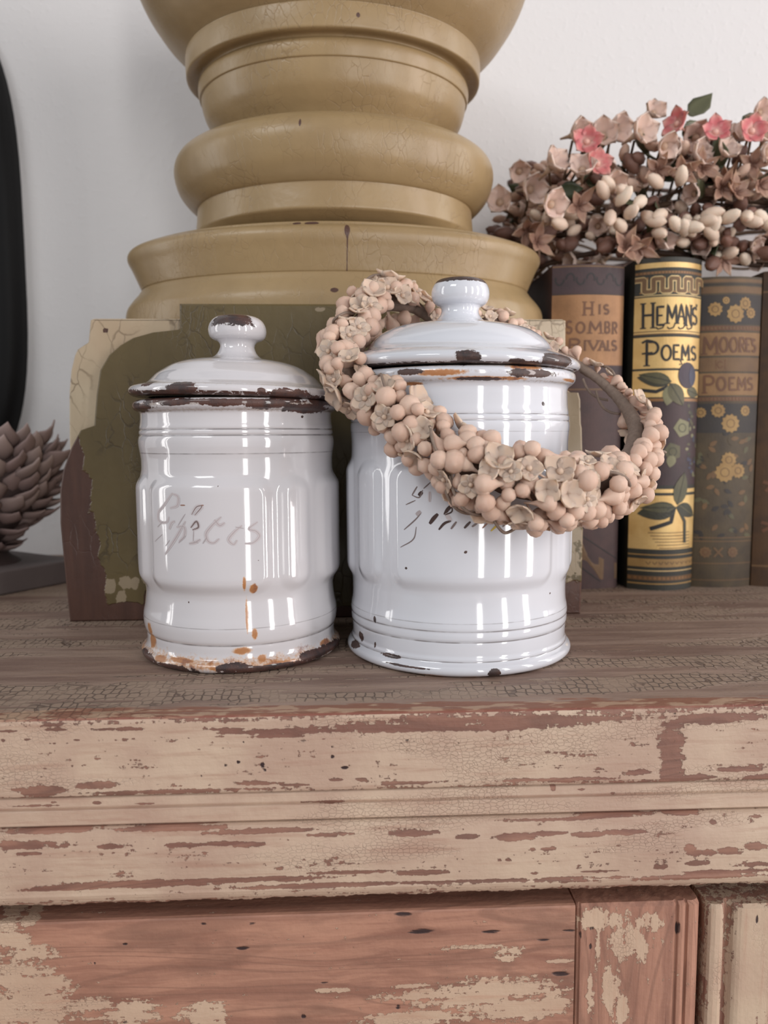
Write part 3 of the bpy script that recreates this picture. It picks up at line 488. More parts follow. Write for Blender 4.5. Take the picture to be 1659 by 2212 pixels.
# ------------------------------------------------------------------ enamel canisters
TH = np.radians(np.concatenate([np.arange(-96, 96, .55), np.arange(96, 264, 3.5)]))
def ss(x): x = np.clip(x, 0, 1); return x * x * (3 - 2 * x)
def panels(spans, R, z0, z1, h, floor):
    def f(Rr, T, Z):
        t = np.degrees(np.arctan2(np.sin(T), np.cos(T))); best = np.zeros_like(t)
        for a, b in spans:
            c = (a + b) / 2; hw = math.radians((b - a) / 2) * R
            d = (t - c + 180) % 360 - 180; x = np.abs(np.radians(d)) * R; zc = (z0 + z1) / 2; hz = (z1 - z0) / 2
            rc = min(.0065, hw * .95); qx = x - (hw - rc); qz = np.abs(Z - zc) - (hz - rc)
            s = np.hypot(np.maximum(qx, 0), np.maximum(qz, 0)) + np.minimum(np.maximum(qx, qz), 0) - rc
            best = np.maximum(best, ss((.0018 - s) / .0052))
        inz = ss((Z - z0 + .0035) / .0085) * ss((z1 + .0035 - Z) / .0085)
        return Rr + h * (floor * inz + (1 - floor) * best) 
    return f
STROKE_COL = [lin(172, 162, 164), lin(120, 106, 104), lin(150, 112, 98), lin(70, 52, 48), lin(206, 178, 60), lin(196, 187, 189)]
M_STROKES = [plain('worn_lettering_' + n_, c_, .45) for n_, c_ in zip(('faint', 'grey', 'reddish', 'brown', 'gilt', 'ghost_and_shadow'), STROKE_COL)]
def ribbon2(P, w):
    """flat stroke along 2-d points with tapered ends"""
    P = catmull(np.array(P, dtype=float), max(w * .6, .12)); n = len(P); L = []; R = []
    for i in range(n):
        t = P[min(i + 1, n - 1)] - P[max(i - 1, 0)]; t = t / (np.linalg.norm(t) + 1e-9); q = np.array([-t[1], t[0]])
        ww = w * .5 * (.35 + .65 * math.sin(math.pi * min(1, max(0, (i + .5) / n))) ** .6); L.append(P[i] + q * ww); R.append(P[i] - q * ww)
    V = L + R; F = [[i, i + 1, n + i + 1, n + i] for i in range(n - 1)]
    return V, F
def canister(label, loc, prof, lidprof, knobprof, panel, mat, chips, rust, grime, rimz, strokes, lid_tilt, Rm, extra):
    root = thing('enamel_canister', label, 'canister', loc, 'white enamel canisters on the cabinet')
    chips = [(p[0], p[1] + .5, p[2] * 1.12, p[3] * 1.35) if p[1] > rimz[0][0] - 5 else p for p in chips]
    P = catmull(prof, .00042); V, F, T, Z = lathe(P, TH, panel)
    def fields(T, Z, knob=False):
        t = np.degrees(np.arctan2(np.sin(T), np.cos(T))); z = Z * 1000
        def ef(pp):
            f = np.full(len(t), -1.0)
            for (a, b, ra, rb) in pp:
                dx = np.radians(t - a) * Rm * 1000; np.maximum(f, np.minimum(1, 2.0 * (1 - np.sqrt((dx / ra) ** 2 + ((z - b) / rb) ** 2))), out=f)
            return f
        g = np.zeros(len(t))
        for gz, gw in grime: g = np.maximum(g, np.clip(1.3 - np.abs(z - gz) / gw, 0, 1))
        wr = np.zeros(len(t))
        for gz, gw, k in rimz: wr = np.maximum(wr, k * np.clip(1 - np.abs(z - gz) / gw, 0, 1))
        at = {'chip': ef(chips if not knob else []), 'rust': ef(rust if not knob else []), 'grime': g, 'wear': wr}
        extra(t, z, at)
        return at
    b = obj('body', mesh('body', V, F, True, fields(T, Z)), mat, root)
    # worn lettering: flat print that follows the wall of the canister
    groups = {}
    rz = lambda th, z: float(panel(np.array([np.interp(z, P[:, 1], P[:, 0])]), np.array([th]), np.array([z]))[0]) if True else 0
    mono = P[(P[:, 1] > .032) & (P[:, 1] < .098)]
    def rz(th, z): return float(panel(np.array([np.interp(z, mono[:, 1], mono[:, 0])]), np.array([th]), np.array([z]))[0])
    for wd, ci, pts in strokes:
        q = [(math.radians(a) * Rm * 1000, z) for a, z in pts]; v2, f2 = ribbon2(q, wd); vs = []
        for (a, z) in v2:
            th = a / 1000 / Rm; z = z / 1000; r = rz(th, z) + .00010; vs.append((r * math.sin(th), -r * math.cos(th), z))
        groups.setdefault(ci, []).append((vs, f2))
    for ci, parts in groups.items():
        v, f = join(parts); obj('lettering', mesh('lettering', v, f, False), M_STROKES[ci], b)['kind'] = 'stuff'
    Q = catmull(lidprof, .0004); V, F, T, Z = lathe(Q, TH); lid = obj('lid', mesh('lid', V, F, True, fields(T, Z)), mat, root)
    K = catmull(knobprof, .00035); V, F, T, Z = lathe(K, TH[::2]); kn = obj('knob', mesh('knob', V, F, True, fields(T, Z, True)), mat, lid)
    piv = rimz[0][0] / 1000
    lid.matrix_local = Matrix.Translation((0, 0, piv)) @ Matrix.Rotation(math.radians(lid_tilt), 4, 'Y') @ Matrix.Translation((0, 0, -piv + .0004))
    return root
lb = [(0, 0), (.0385, 0), (.0408, .0003), (.0419, .0014), (.0421, .0026), (.0415, .0038), (.0403, .0049), (.0397, .0065), (.0396, .0095), (.0396, .0106), (.0402, .0116), (.0407, .0138), (.0409, .0163), (.0407, .0185), (.0401, .0212), (.0397, .0240), (.0394, .0272), (.0396, .0310), (.0398, .0340),
      (.0398, .0500), (.0398, .0700), (.0397, .0760), (.0397, .0815), (.0401, .0845), (.0405, .0873), (.0405, .0893), (.0401, .0908), (.0398, .0912), (.0401, .0917), (.0400, .0930), (.0397, .0934), (.0399, .0939), (.0396, .0960), (.0394, .0985), (.0396, .1002), (.0406, .1008), (.0419, .1016), (.0424, .1030), (.0420, .1044), (.0405, .1051), (.037, .1052)]
ll = [(.036, .1053), (.0400, .1053), (.0425, .1057), (.0437, .1068), (.0438, .1080), (.0430, .1092), (.0410, .1100), (.0382, .1106), (.0366, .1113), (.0350, .1128), (.0330, .1149), (.0303, .1168), (.0270, .1188), (.0230, .1203), (.0185, .1213), (.0140, .1219), (.0112, .1224)]
lk = [(.0112, .1224), (.0096, .1232), (.0083, .1245), (.0074, .1262), (.0071, .1274), (.0074, .1286), (.0080, .1293), (.0087, .1297), (.0101, .1302), (.0113, .1312), (.0119, .1327), (.0120, .1342), (.0116, .1360), (.0106, .1378), (.0090, .1391), (.0065, .1399), (.003, .1403), (.0001, .1404)]
def left_extra(t, z, at):
    at['chip'] = np.maximum(at['chip'], np.where(z < 3.2, .75 - .22 * z + .35 * np.sin(t / 13.) + .2 * np.sin(t / 5.3), -1)); at['chip'] = np.maximum(at['chip'], np.where(z > 130, np.minimum(np.minimum((z - 134.6) / 2.6, (1 - np.abs(t + 6) / 50) * 2), 1), -1))
    at['rust'] = np.maximum(at['rust'], np.clip(.62 - np.abs(z - 3.4) * .16, -1, .5)); at['chip'] = np.maximum(at['chip'], np.where((z > 105.2) & (z < 107.0), .55, -1))
canister('smaller white enamel canister with rusty foot and brown chipped lid rim', (-.0473, .3300, 0), lb, ll, lk,
         panels([(-47, 24), (-70, -53), (30, 48), (56, 120), (128, 146), (152, 222), (-146, -128), (-120, -78)], .042, .0315, .0745, .0027, .55),
         M_EN_L, LC_CHIP, LC_RUST, [(10.6, .35), (91.0, .3), (93.3, .3), (84, .25), (17.5, .15)], [(105.2, .8, .9), (100.6, 1.4, .62), (103, 1.6, .75), (5, 1.5, .4), (109.5, 1.4, .35)], LEFT_STROKES, 1.5, .0423, left_extra)
rb = [(0, 0), (.0430, 0), (.0458, .0004), (.0473, .0015), (.0476, .0027), (.0471, .0040), (.0460, .0050), (.0455, .0058), (.0456, .0066), (.0452, .0076), (.0452, .0090), (.0453, .0125), (.0453, .0134), (.0457, .0141), (.0458, .0160), (.0457, .0172), (.0459, .0178), (.0458, .0200), (.0453, .0228), (.0451, .0260), (.0452, .0320), (.0453, .0360),
      (.0454, .0500), (.0454, .0760), (.0452, .0840), (.0452, .0885), (.0454, .0915), (.0456, .0938), (.0454, .0957), (.0452, .0961), (.0454, .0966), (.0453, .0980), (.0450, .0984), (.0451, .0990), (.0447, .1020), (.0445, .1060), (.0445, .1085), (.0451, .1098), (.0464, .1107), (.0474, .1119), (.0477, .1134), (.0473, .1148), (.0460, .1157), (.043, .1158)]
rl = [(.042, .1159), (.0455, .1159), (.0480, .1163), (.0492, .1174), (.0494, .1186), (.0486, .1199), (.0466, .1211), (.0430, .1226), (.0398, .1238), (.0384, .1250), (.0370, .1272), (.0345, .1298), (.0316, .1318), (.0280, .1334), (.0230, .1346), (.0180, .1353), (.0135, .1359), (.0118, .1364)]
rk = [(.0118, .1364), (.0102, .1373), (.0089, .1386), (.0080, .1400), (.0077, .1413), (.0079, .1424), (.0085, .1432), (.0097, .1437), (.0109, .1447), (.0117, .1463), (.0120, .1481), (.0118, .1500), (.0110, .1519), (.0098, .1533), (.0080, .1540), (.005, .1543), (.0001, .1544)]
def right_extra(t, z, at):
    at['chip'] = np.maximum(at['chip'], np.where(z > 150, np.minimum((z - 151.7) / .9, 1) , -1)); at['chip'] = np.maximum(at['chip'], np.where(z < .9, .22 + .2 * np.sin(t / 7.), -1))
    at['chip'] = np.maximum(at['chip'], np.where((z > 115.9) & (z < 116.5), .5, -1))
canister('larger white enamel canister with the bud wreath hung over its lid', (.0458, .3248, 0), rb, rl, rk,
         panels([(-40, 42), (-66, -48), (50, 67), (74, 142), (150, 168), (-168, -150), (-142, -74)], .047, .0335, .0800, .0022, .5),
         M_EN_R, RC_CHIP, RC_RUST, [(13.2, .3), (17.4, .25), (20.5, .15), (96.0, .2), (98.4, .25), (92, .15), (5.8, .25)], [(115.8, .8, .9), (110.4, 1.0, .5), (113.5, 1.6, .45), (121.5, .8, .35), (5.8, .5, .3)], RIGHT_STROKES, 1.0, .0472, right_extra)

# ------------------------------------------------------------------ small shapes
def lathe_small(prof, seg):
    V = []; F = []; n = len(prof)
    for r, z in prof:
        for k in range(seg): a = 2 * math.pi * k / seg; V.append((r * math.cos(a), r * math.sin(a), z))
    F = grid_faces(n, seg, True).tolist(); F.append(list(range(seg - 1, -1, -1))); F.append([(n - 1) * seg + k for k in range(seg)])
    return V, F
def petal(L, W, cup=.3, curl=.0, thick=.06, nu=5, nv=5, point=0.0, ruff=0.0, start=.12):
    """one petal along +x, hollow side up; returns V, F, rad"""
    top = []; rad = []
    for i in range(nu):
        s = i / (nu - 1); ww = W * (start * (1 - s) + math.sin(math.pi * min(1, .03 + .97 * s ** .85)) ** .62)
        if point: ww *= (1 - point * max(0, s - .55) / .45 * .85)
        for j in range(nv):
            t = 2 * j / (nv - 1) - 1
            x = L * s; y = ww * .5 * t
            z = cup * L * (s ** 1.6) * .6 + curl * L * max(0, s - .6) ** 1.5 + cup * W * .55 * t * t * math.sin(math.pi * min(1, s + .12)) + ruff * L * math.sin(3.1 * t + 5 * s) * s * s
            top.append((x, y, z)); rad.append(s)
    n = len(top); bot = [(x, y, z - thick * W * (.35 + .65 * math.sin(math.pi * min(.93, .1 + .8 * rad[k])))) for k, (x, y, z) in enumerate(top)]
    F = grid_faces(nu, nv).tolist() + [q[::-1] for q in grid_faces(nu, nv, off=n).tolist()]
    per = [j for j in range(nv)] + [i * nv + nv - 1 for i in range(1, nu)] + [(nu - 1) * nv + j for j in range(nv - 2, -1, -1)] + [i * nv for i in range(nu - 2, 0, -1)]
    for a, b in zip(per, per[1:] + per[:1]): F.append([b, a, a + n, b + n])
    return top + bot, F, rad + rad
def flower(n, L, W, cup, open_, jit=0, bead=.0, stemlen=0, **kw):
    parts = []; rads = []
    for k in range(n):
        V, F, rd = petal(L * (1 + jit * rnd.uniform(-1, 1)), W, cup, **kw)
        M = Matrix.Rotation(2 * math.pi * (k + jit * rnd.uniform(-.4, .4)) / n, 4, 'Z') @ Matrix.Rotation(-open_ * (1 + jit * rnd.uniform(-1, 1)), 4, 'Y')
        parts.append(([tuple(M @ Vector(v)) for v in V], F)); rads += rd
    if bead:
        V, F = lathe_small([(.01 * bead, -.2 * bead), (.8 * bead, 0), (bead, .5 * bead), (.7 * bead, 1.1 * bead), (.1 * bead, 1.35 * bead)], 7); parts.append((V, F)); rads += [.05] * len(V)
    if stemlen:
        V, F = lathe_small([(.05 * L, -stemlen), (.10 * L, -stemlen * .4), (.2 * L, 0)], 6); parts.append((V, F)); rads += [.1] * len(V)
    v, f = join(parts); return v, f, rads
def orient(d, spin=0.0):
    """rotation taking +z to d"""
    q = Vector((0, 0, 1)).rotation_difference(Vector(d).normalized()); return q @ Euler((0, 0, spin)).to_quaternion()
def place(name, me, parent, p, quat, sc):
    o = bpy.data.objects.new(name, me); C.objects.link(o); o.parent = parent
    o.location = Vector(p) - rootloc(parent); o.rotation_mode = 'QUATERNION'; o.rotation_quaternion = quat
    o.scale = (sc, sc, sc) if not hasattr(sc, '__len__') else sc
    return o
def proto(name, vfr, mat, smooth=True):
    V, F = vfr[0], vfr[1]; me = mesh(name, V, F, smooth, {'rad': vfr[2]} if len(vfr) > 2 else None); me.materials.append(mat); return me

# ------------------------------------------------------------------ bud wreath over the larger canister
from mathutils.bvhtree import BVHTree
bpy.context.view_layer.update()
def world_mesh(objs):
    vs = []; ps = []
    for o_ in objs:
        k0 = len(vs); vs += [o_.matrix_world @ v.co for v in o_.data.vertices]; ps += [tuple(k0 + i for i in p.vertices) for p in o_.data.polygons]
    return vs, ps
cans = [o_ for o_ in bpy.data.objects if o_.type == 'MESH' and o_.name.split('.')[0] in ('body', 'lid', 'knob')]
CB = BVHTree.FromPolygons(*world_mesh(cans))
colb = BVHTree.FromPolygons(*world_mesh([plate, body]))
def push(p, need, trees=(CB,)):
    p = Vector(p)
    for _ in range(3):
        for tr in trees:
            loc, nor, idx, dist = tr.find_nearest(p)
            if loc is None: continue
            sd = (p - loc).dot(nor); sgn = dist if sd >= 0 else -dist
            if sgn < need: p = loc + (nor if dist < 1e-6 or sd < 0 else (p - loc) / dist) * need
    return p
RP = np.array(RING); ctr = RP[:, :3].mean(0)
ringv = catmull(np.concatenate([RP, RP[:1]]), .002); Rpts = ringv[:, :3]; Rrad = ringv[:, 3]
Rpts = np.array([tuple(push(p, max(.0018, min(.0042, r * .36)) * 1.1 + .0007)) for p, r in zip(Rpts, Rrad)])
wr = thing('bud_wreath', 'small wreath of blush wax buds and blossoms draped over the larger canister', 'wreath', (float(ctr[0]), float(ctr[1]), float(RP[:, 2].min())))
V, F = tube(Rpts, np.clip(Rrad * .36, .0018, .0042), 10, True, .08); wobj('wrapped_wire', V, F, M_WRAP, wr)
buds = [proto('bud', lathe_small(p_, 10), M_BUD) for p_ in (
    [(.05, 0), (.08, .25), (.17, .50), (.38, .78), (.48, 1.04), (.46, 1.2), (.28, 1.38), (.03, 1.44)],
    [(.06, 0), (.14, .2), (.34, .42), (.49, .72), (.48, .98), (.33, 1.18), (.03, 1.27)],
    [(.05, 0), (.07, .35), (.15, .65), (.36, .95), (.46, 1.25), (.40, 1.48), (.2, 1.62), (.02, 1.66)])]
bloss = [proto('blossom', flower(4, .62, .62, .28, .25, .12, bead=.13, thick=.14, nu=6, nv=6), M_PETAL), proto('blossom', flower(5, .6, .56, .25, .10, .15, bead=.12, thick=.14, nu=6, nv=6), M_PETAL),
         proto('blossom', flower(4, .62, .66, .3, .35, .15, thick=.14, nu=6, nv=6), M_PETAL)]
cum = np.concatenate([[0], np.cumsum(np.linalg.norm(np.diff(Rpts, axis=0), axis=1))]); LEN = cum[-1]
axis = np.linalg.svd(Rpts - Rpts.mean(0))[2][2]; cen = Rpts.mean(0)
placed = []; nb = nf = 0
CAN = [(-.0473, .3300, .0450, .128), (.0458, .3248, .0500, .122)]
tries = 0
while tries < 16000 and nb < 300:
    tries += 1
    s = rnd.uniform(0, LEN); i = int(np.searchsorted(cum, s)) - 1; i = max(0, min(i, len(Rpts) - 2)); f = (s - cum[i]) / (cum[i + 1] - cum[i])
    p = Rpts[i] * (1 - f) + Rpts[i + 1] * f; r = Rrad[i] * (1 - f) + Rrad[i + 1] * f
    if r < .0045: continue
    t = Vector(Rpts[min(i + 2, len(Rpts) - 1)] - Rpts[max(i - 1, 0)]).normalized()
    out = Vector(p - cen); out = (out - t * out.dot(t)).normalized(); up = t.cross(out)
    a = rnd.uniform(-math.pi, math.pi); n = (out * math.cos(a) + up * math.sin(a)).normalized()
    if n.y > .55: continue                                       # the hidden side towards the column
    if p[0] > .100 and n.dot(out) < .15: continue                # bare wrapped wire shows on the inner side
    if p[0] <= .1 and n.dot(out) < -.72: continue
    isf = rnd.random() < .42; sz = .0066 * rnd.uniform(.82, 1.12) * (1 if tries < 6000 else .82) * (.68 if r < .0072 else 1.06)
    top = Vector(p) + n * (r * rnd.uniform(.86, 1.08))
    mind = (.0049 if tries < 6000 else .0040) if r > .007 else .0042
    if isf: mind *= 1.12
    if any((top - q).length < mind * k for q, k in placed): continue
    inside = False
    for cx, cy, cr, cz in CAN:
        if top.z < cz and math.hypot(top.x - cx, top.y - cy) < cr + .0008: inside = True
    if inside: continue
    placed.append((top, 1.1 if isf else 1.0))
    if isf and nf < 150:
        d = (n + t * rnd.uniform(-.35, .35) + up * rnd.uniform(-.2, .2)).normalized(); nf += 1
        place('blossom', rnd.choice(bloss), wr, top - d * .0016, orient(d, rnd.uniform(0, 6.28)), sz * rnd.uniform(1.18, 1.45))
    else:
        me = rnd.choice(buds); h = 1.4 * sz; side = rnd.random() < .6
        if side: d = (n * rnd.uniform(.0, .45) + t * rnd.choice((-1, 1)) * rnd.uniform(.3, 1) + up * rnd.uniform(-.7, .7)).normalized()
        else: d = (n * .8 + t * rnd.uniform(-.7, .7) + Vector((0, 0, rnd.uniform(-.3, .2)))).normalized()
        nb += 1; place('bud', me, wr, top - d * h * (.62 if side else .80) - n * (.0022 if side else 0), orient(d, rnd.uniform(0, 6.28)), sz * rnd.uniform(.95, 1.1))
# nothing of the wreath runs into the canisters or the block: nudge it off them, or leave it out
for o_ in [x for x in wr.children if x.name.split('.')[0] in ('bud', 'blossom')]:
    ok = False
    for k in range(7):
        M_ = Matrix.LocRotScale(o_.location + wr.location, o_.rotation_quaternion, o_.scale)
        vs = [M_ @ v.co for v in o_.data.vertices]; t_ = BVHTree.FromPolygons(vs, [tuple(p.vertices) for p in o_.data.polygons]); cc = sum(vs, Vector()) / len(vs)
        loc, nor, idx, dist = CB.find_nearest(cc)
        if not t_.overlap(CB) and not t_.overlap(colb) and (cc - loc).dot(nor) > 0: ok = True; break
        o_.location += nor * .0009 if (cc - loc).dot(nor) > 0 else nor * .003
    if not ok: bpy.data.objects.remove(o_)
# looped stems of wrapped wire between the buds
for k in range(26):
    i = rnd.randrange(4, len(Rpts) - 24); r = Rrad[i]
    if r < .006: continue
    pts = []; a0 = rnd.uniform(-1.6, 1.6)
    for j in range(5):
        ii = min(i + j * 2, len(Rpts) - 2); p = Rpts[ii]; t = Vector(Rpts[ii + 1] - Rpts[ii - 1]).normalized(); out = Vector(p - cen); out = (out - t * out.dot(t)).normalized(); up = t.cross(out)
        a = a0 + j * .22; pts.append(Vector(p) + (out * math.cos(a) + up * math.sin(a)) * Rrad[ii] * (.75 + .42 * math.sin(j / 4 * math.pi)))
    if max(p.y for p in pts) > .362: continue
    if any(p.z < .122 and math.hypot(p.x - CAN[1][0], p.y - CAN[1][1]) < .0505 for p in pts): continue
    V, F = tube([push(p, .0016) for p in catmull([tuple(p) for p in pts], .0008)], .0006, 5); wobj('stem', V, F, M_WRAP, wr)

# ------------------------------------------------------------------ books
def bookmat(name, c, c2=None, metal=0, rough=.55):
    n = NT(name); o = n.obj(); cc = n.mix(n.smooth(n.noise(o, 90, 4), .3, .75), c, c2 or tuple(x * .75 for x in c[:3]) + (1,))
    return n.done(cc, rough, metal, normal=n.bump(n.noise(o, 1800, 2), .0002, .6))
B = {k: bookmat(k, *v) for k, v in dict(
    plum_cloth=(lin(72, 48, 46), lin(58, 39, 39)), green_black_cloth=(lin(48, 48, 40), lin(38, 36, 32)), olive_brown_cloth=(lin(78, 64, 42), lin(60, 48, 34)), ochre_cloth=(lin(78, 52, 26), lin(56, 36, 20)),
    plum_ink=(lin(62, 41, 43), lin(50, 34, 37)), black_ink=(lin(36, 32, 32), lin(28, 26, 26)), letter_brown=(lin(104, 68, 44), lin(92, 60, 40)), blue_ink=(lin(70, 72, 92), lin(56, 56, 74)),
    leaf_ink=(lin(92, 86, 60), lin(76, 74, 54)), leaf_shade=(lin(58, 58, 44), lin(52, 50, 40)), plum_navy=(lin(62, 48, 60), lin(50, 42, 54)), navy_ink=(lin(50, 43, 38), lin(42, 37, 36)), orange_ink=(lin(140, 82, 52), lin(120, 70, 46)), sage_ink=(lin(128, 124, 92), lin(108, 104, 78)),
    bronze_dull=(lin(138, 104, 66), lin(120, 88, 54)), bronze_dark=(lin(112, 84, 54), lin(98, 72, 46)), old_gold=(lin(160, 128, 78), lin(140, 108, 62))).items()}
B['gold'] = bookmat('bright_gilt', lin(214, 182, 122), lin(196, 160, 100), .35, .40)
B['tan'] = bookmat('tan_gilt', lin(196, 172, 124), lin(180, 152, 106), .3, .4)
B['copper'] = bookmat('copper_gilt', lin(146, 106, 70), lin(126, 90, 58), .3, .4)
M_PAGES = (lambda n: n.done(n.mix(n.noise(n.obj((1, 900, 1)), 1, 2), lin(196, 176, 140), lin(150, 126, 92)), .8))(NT('aged_page_edges'))
class Spine:
    def __init__(s, x0, x1, z1, yf, bulge): s.x0, s.x1, s.z1, s.yf, s.b = x0, x1, z1, yf, bulge
    def pt(s, u, t, off=0.0):
        """u across 0..1, t down from the head 0..1"""
        q = 2 * u - 1; w = (s.x1 - s.x0) / 2; n = Vector((-4 * s.b * q / (2 * w) * -.5, -1, 0)); n = Vector((2 * s.b * q / w, -1, 0)).normalized()
        return Vector((s.x0 + w * (1 + q), s.yf + s.b * q * q, s.z1 * (1 - t))) + n * off
    def band(s, t0, t1, lay=1, u0=0.0, u1=1.0, nu=24, wave=0):
        V = []; 
        for t in (t0, t1):
            for k in range(nu + 1): V.append(tuple(s.pt(u0 + (u1 - u0) * k / nu, t, .00006 * lay)))
        return V, [[k, k + 1, nu + 2 + k, nu + 1 + k] for k in range(nu)]
    def poly(s, pts, lay=1):
        c = (sum(p[0] for p in pts) / len(pts), sum(p[1] for p in pts) / len(pts)); V = [tuple(s.pt(*c, .00006 * lay))]
        mid = [((p[0] + c[0]) / 2, (p[1] + c[1]) / 2) for p in pts]; n = len(pts)
        V += [tuple(s.pt(*p, .00006 * lay)) for p in mid] + [tuple(s.pt(*p, .00006 * lay)) for p in pts]
        F = [[0, 1 + k, 1 + (k + 1) % n] for k in range(n)] + [[1 + k, 1 + n + k, 1 + n + (k + 1) % n, 1 + (k + 1) % n] for k in range(n)]
        return V, F
    def stroke(s, pts, w, lay=2, closed=False):
        """w in units of spine width"""
        asp = (s.x1 - s.x0) / s.z1; P = np.array([(p[0], p[1] / asp) for p in pts]); P2 = [P[0]]
        for a, b in zip(P[:-1], P[1:]):
            n = max(1, int(np.linalg.norm(b - a) / .03)); P2 += [a + (b - a) * (k + 1) / n for k in range(n)]
        P = np.array(P2); n = len(P); V = []; F = []
        for i in range(n):
            t = P[min(i + 1, n - 1)] - P[max(i - 1, 0)]; t = t / (np.linalg.norm(t) + 1e-9); q = np.array([-t[1], t[0]]) * w / 2
            for sgn in (1, -1): e = P[i] + q * sgn; V.append(tuple(s.pt(e[0], e[1] * asp, .00006 * lay)))
        F = [[2 * i, 2 * i + 1, 2 * i + 3, 2 * i + 2] for i in range(n - 1)]
        return V, F
def arc(cx, cy, rx, ry, a0, a1, n=14): return [(cx + rx * math.cos(math.radians(a0 + (a1 - a0) * k / n)), cy + ry * math.sin(math.radians(a0 + (a1 - a0) * k / n))) for k in range(n + 1)]
GL = {  # stroke letters in a unit box, y down
 'H': [[(.08, 0), (.08, 1)], [(.92, .0), (.92, 1)], [(.08, .48), (.92, .48)]], 'I': [[(.5, 0), (.5, 1)]],
 'E': [[(.9, .03), (.12, .03), (.12, .97), (.95, .97)], [(.12, .48), (.7, .48)]], 'M': [[(.04, 1), (.1, 0), (.5, .75), (.9, 0), (.96, 1)]],
 'A': [[(.02, 1), (.5, 0), (.98, 1)], [(.2, .64), (.8, .64)]], 'N': [[(.06, 1), (.06, 0), (.94, 1), (.94, 0)]],
 'S': [arc(.5, .26, .42, .25, -30, -270, 12) + arc(.5, .74, .44, .25, -90, 150, 12)], 'P': [[(.1, 1), (.1, .02), (.5, .02)] + arc(.5, .27, .42, .25, -90, 90) + [(.1, .52)]],
 'O': [arc(.5, .5, .46, .48, 0, 360, 24)], 'R': [[(.1, 1), (.1, .02), (.5, .02)] + arc(.5, .26, .4, .24, -90, 90) + [(.1, .5)], [(.45, .5), (.98, 1)]],
 'V': [[(.02, 0), (.5, 1), (.98, 0)]], 'L': [[(.12, 0), (.12, .97), (.95, .97)]], 'B': [[(.1, .98), (.1, .02), (.5, .02)] + arc(.5, .25, .36, .23, -90, 90) + [(.1, .48), (.5, .48)] + arc(.5, .73, .42, .25, -90, 90) + [(.1, .98)]], "'": [[(.6, 0), (.35, 1)]]}
SERIF = {'H': [(.08, 0), (.08, 1), (.92, 0), (.92, 1)], 'I': [(.5, 0), (.5, 1)], 'M': [(.04, 1), (.96, 1)], 'A': [(.02, 1), (.98, 1)], 'N': [(.06, 1), (.94, 0)], 'P': [(.1, 1)], 'R': [(.1, 1)], 'V': [(.02, 0), (.98, 0)], 'L': [(.12, 0)], 'E': []}
class Deco:
    def __init__(s, sp, root, cover, T): s.sp, s.cover, s.T, s.g = sp, cover, T, {}
    def a(s, name, mat, vf, key=None):
        s.n = getattr(s, 'n', 0) + 1; s.g.setdefault((name, mat, s.key if getattr(s, 'key', None) else s.n), []).append(vf)
    def band(s, y0, y1, mat, lay=1, name='gilt_band', **k): s.a(name, mat, s.sp.band(s.T(0, y0)[1], s.T(0, y1)[1], lay, **k))
    def poly(s, pts, mat, lay=2, name='printed_ornament'): s.a(name, mat, s.sp.poly([s.T(*p) for p in pts], lay))
    def line(s, pts, w, mat, lay=3, name='printed_ornament'): s.a(name, mat, s.sp.stroke([s.T(*p) for p in pts], w, lay))
    def text(s, items, w, mat, lay=4, serif=.18):
        for ch, x0, x1, y0, y1 in items:
            s.key = 'letter_%d_%s' % (x0 * 3000 + y0, ch)
            f = lambda p: (x0 + (x1 - x0) * p[0], y0 + (y1 - y0) * p[1])
            for k, st in enumerate(GL[ch]): s.line([f(p) for p in st], w * (1 if k == 0 or ch in 'H' else .75), mat, lay, 'title_lettering')
            for px, py in SERIF.get(ch, []):
                x, y = f((px, py)); d = serif * (x1 - x0) + 4; s.line([(x - d, y), (x + d, y)], w * .55, mat, lay, 'title_lettering')
        s.key = None
    def flower(s, cx, cy, r, mat, mat2, n=12, lay=3):
        s.key = 'flower_%d_%d' % (cx, cy)
        s.poly([(cx + r * (1 if k % 2 else .82) * math.cos(math.pi * k / n), cy + r * (1 if k % 2 else .82) * math.sin(math.pi * k / n)) for k in range(2 * n)], mat, lay, 'printed_flower')
        s.a('printed_flower', mat2, s.sp.stroke([s.T(*p) for p in arc(cx, cy, r * .42, r * .42, 0, 360, 14)], .012, lay + 1)); s.key = None
    def leaf(s, x0, y0, x1, y1, wd, mat, lay=4, vein=None):
        dx, dy = x1 - x0, y1 - y0; L = math.hypot(dx, dy); nx, ny = -dy / L, dx / L; up = []; dn = []
        for k in range(9):
            q = k / 8; ww = wd * math.sin(math.pi * q ** .85) ** .8; up.append((x0 + dx * q + nx * ww, y0 + dy * q + ny * ww)); dn.append((x0 + dx * q - nx * ww, y0 + dy * q - ny * ww))
        s.poly(up + dn[-2:0:-1], mat, lay, 'printed_leaf')
        if vein: s.line([(x0, y0), (x1, y1)], .014, vein, lay + 1, 'printed_leaf')
    def build(s):
        for (name, mat, key), parts in s.g.items():
            v, f = join(parts); o = wobj(name, v, f, B[mat], s.cover, False)
            if isinstance(key, str) and key.startswith('many'): o['kind'] = 'stuff'
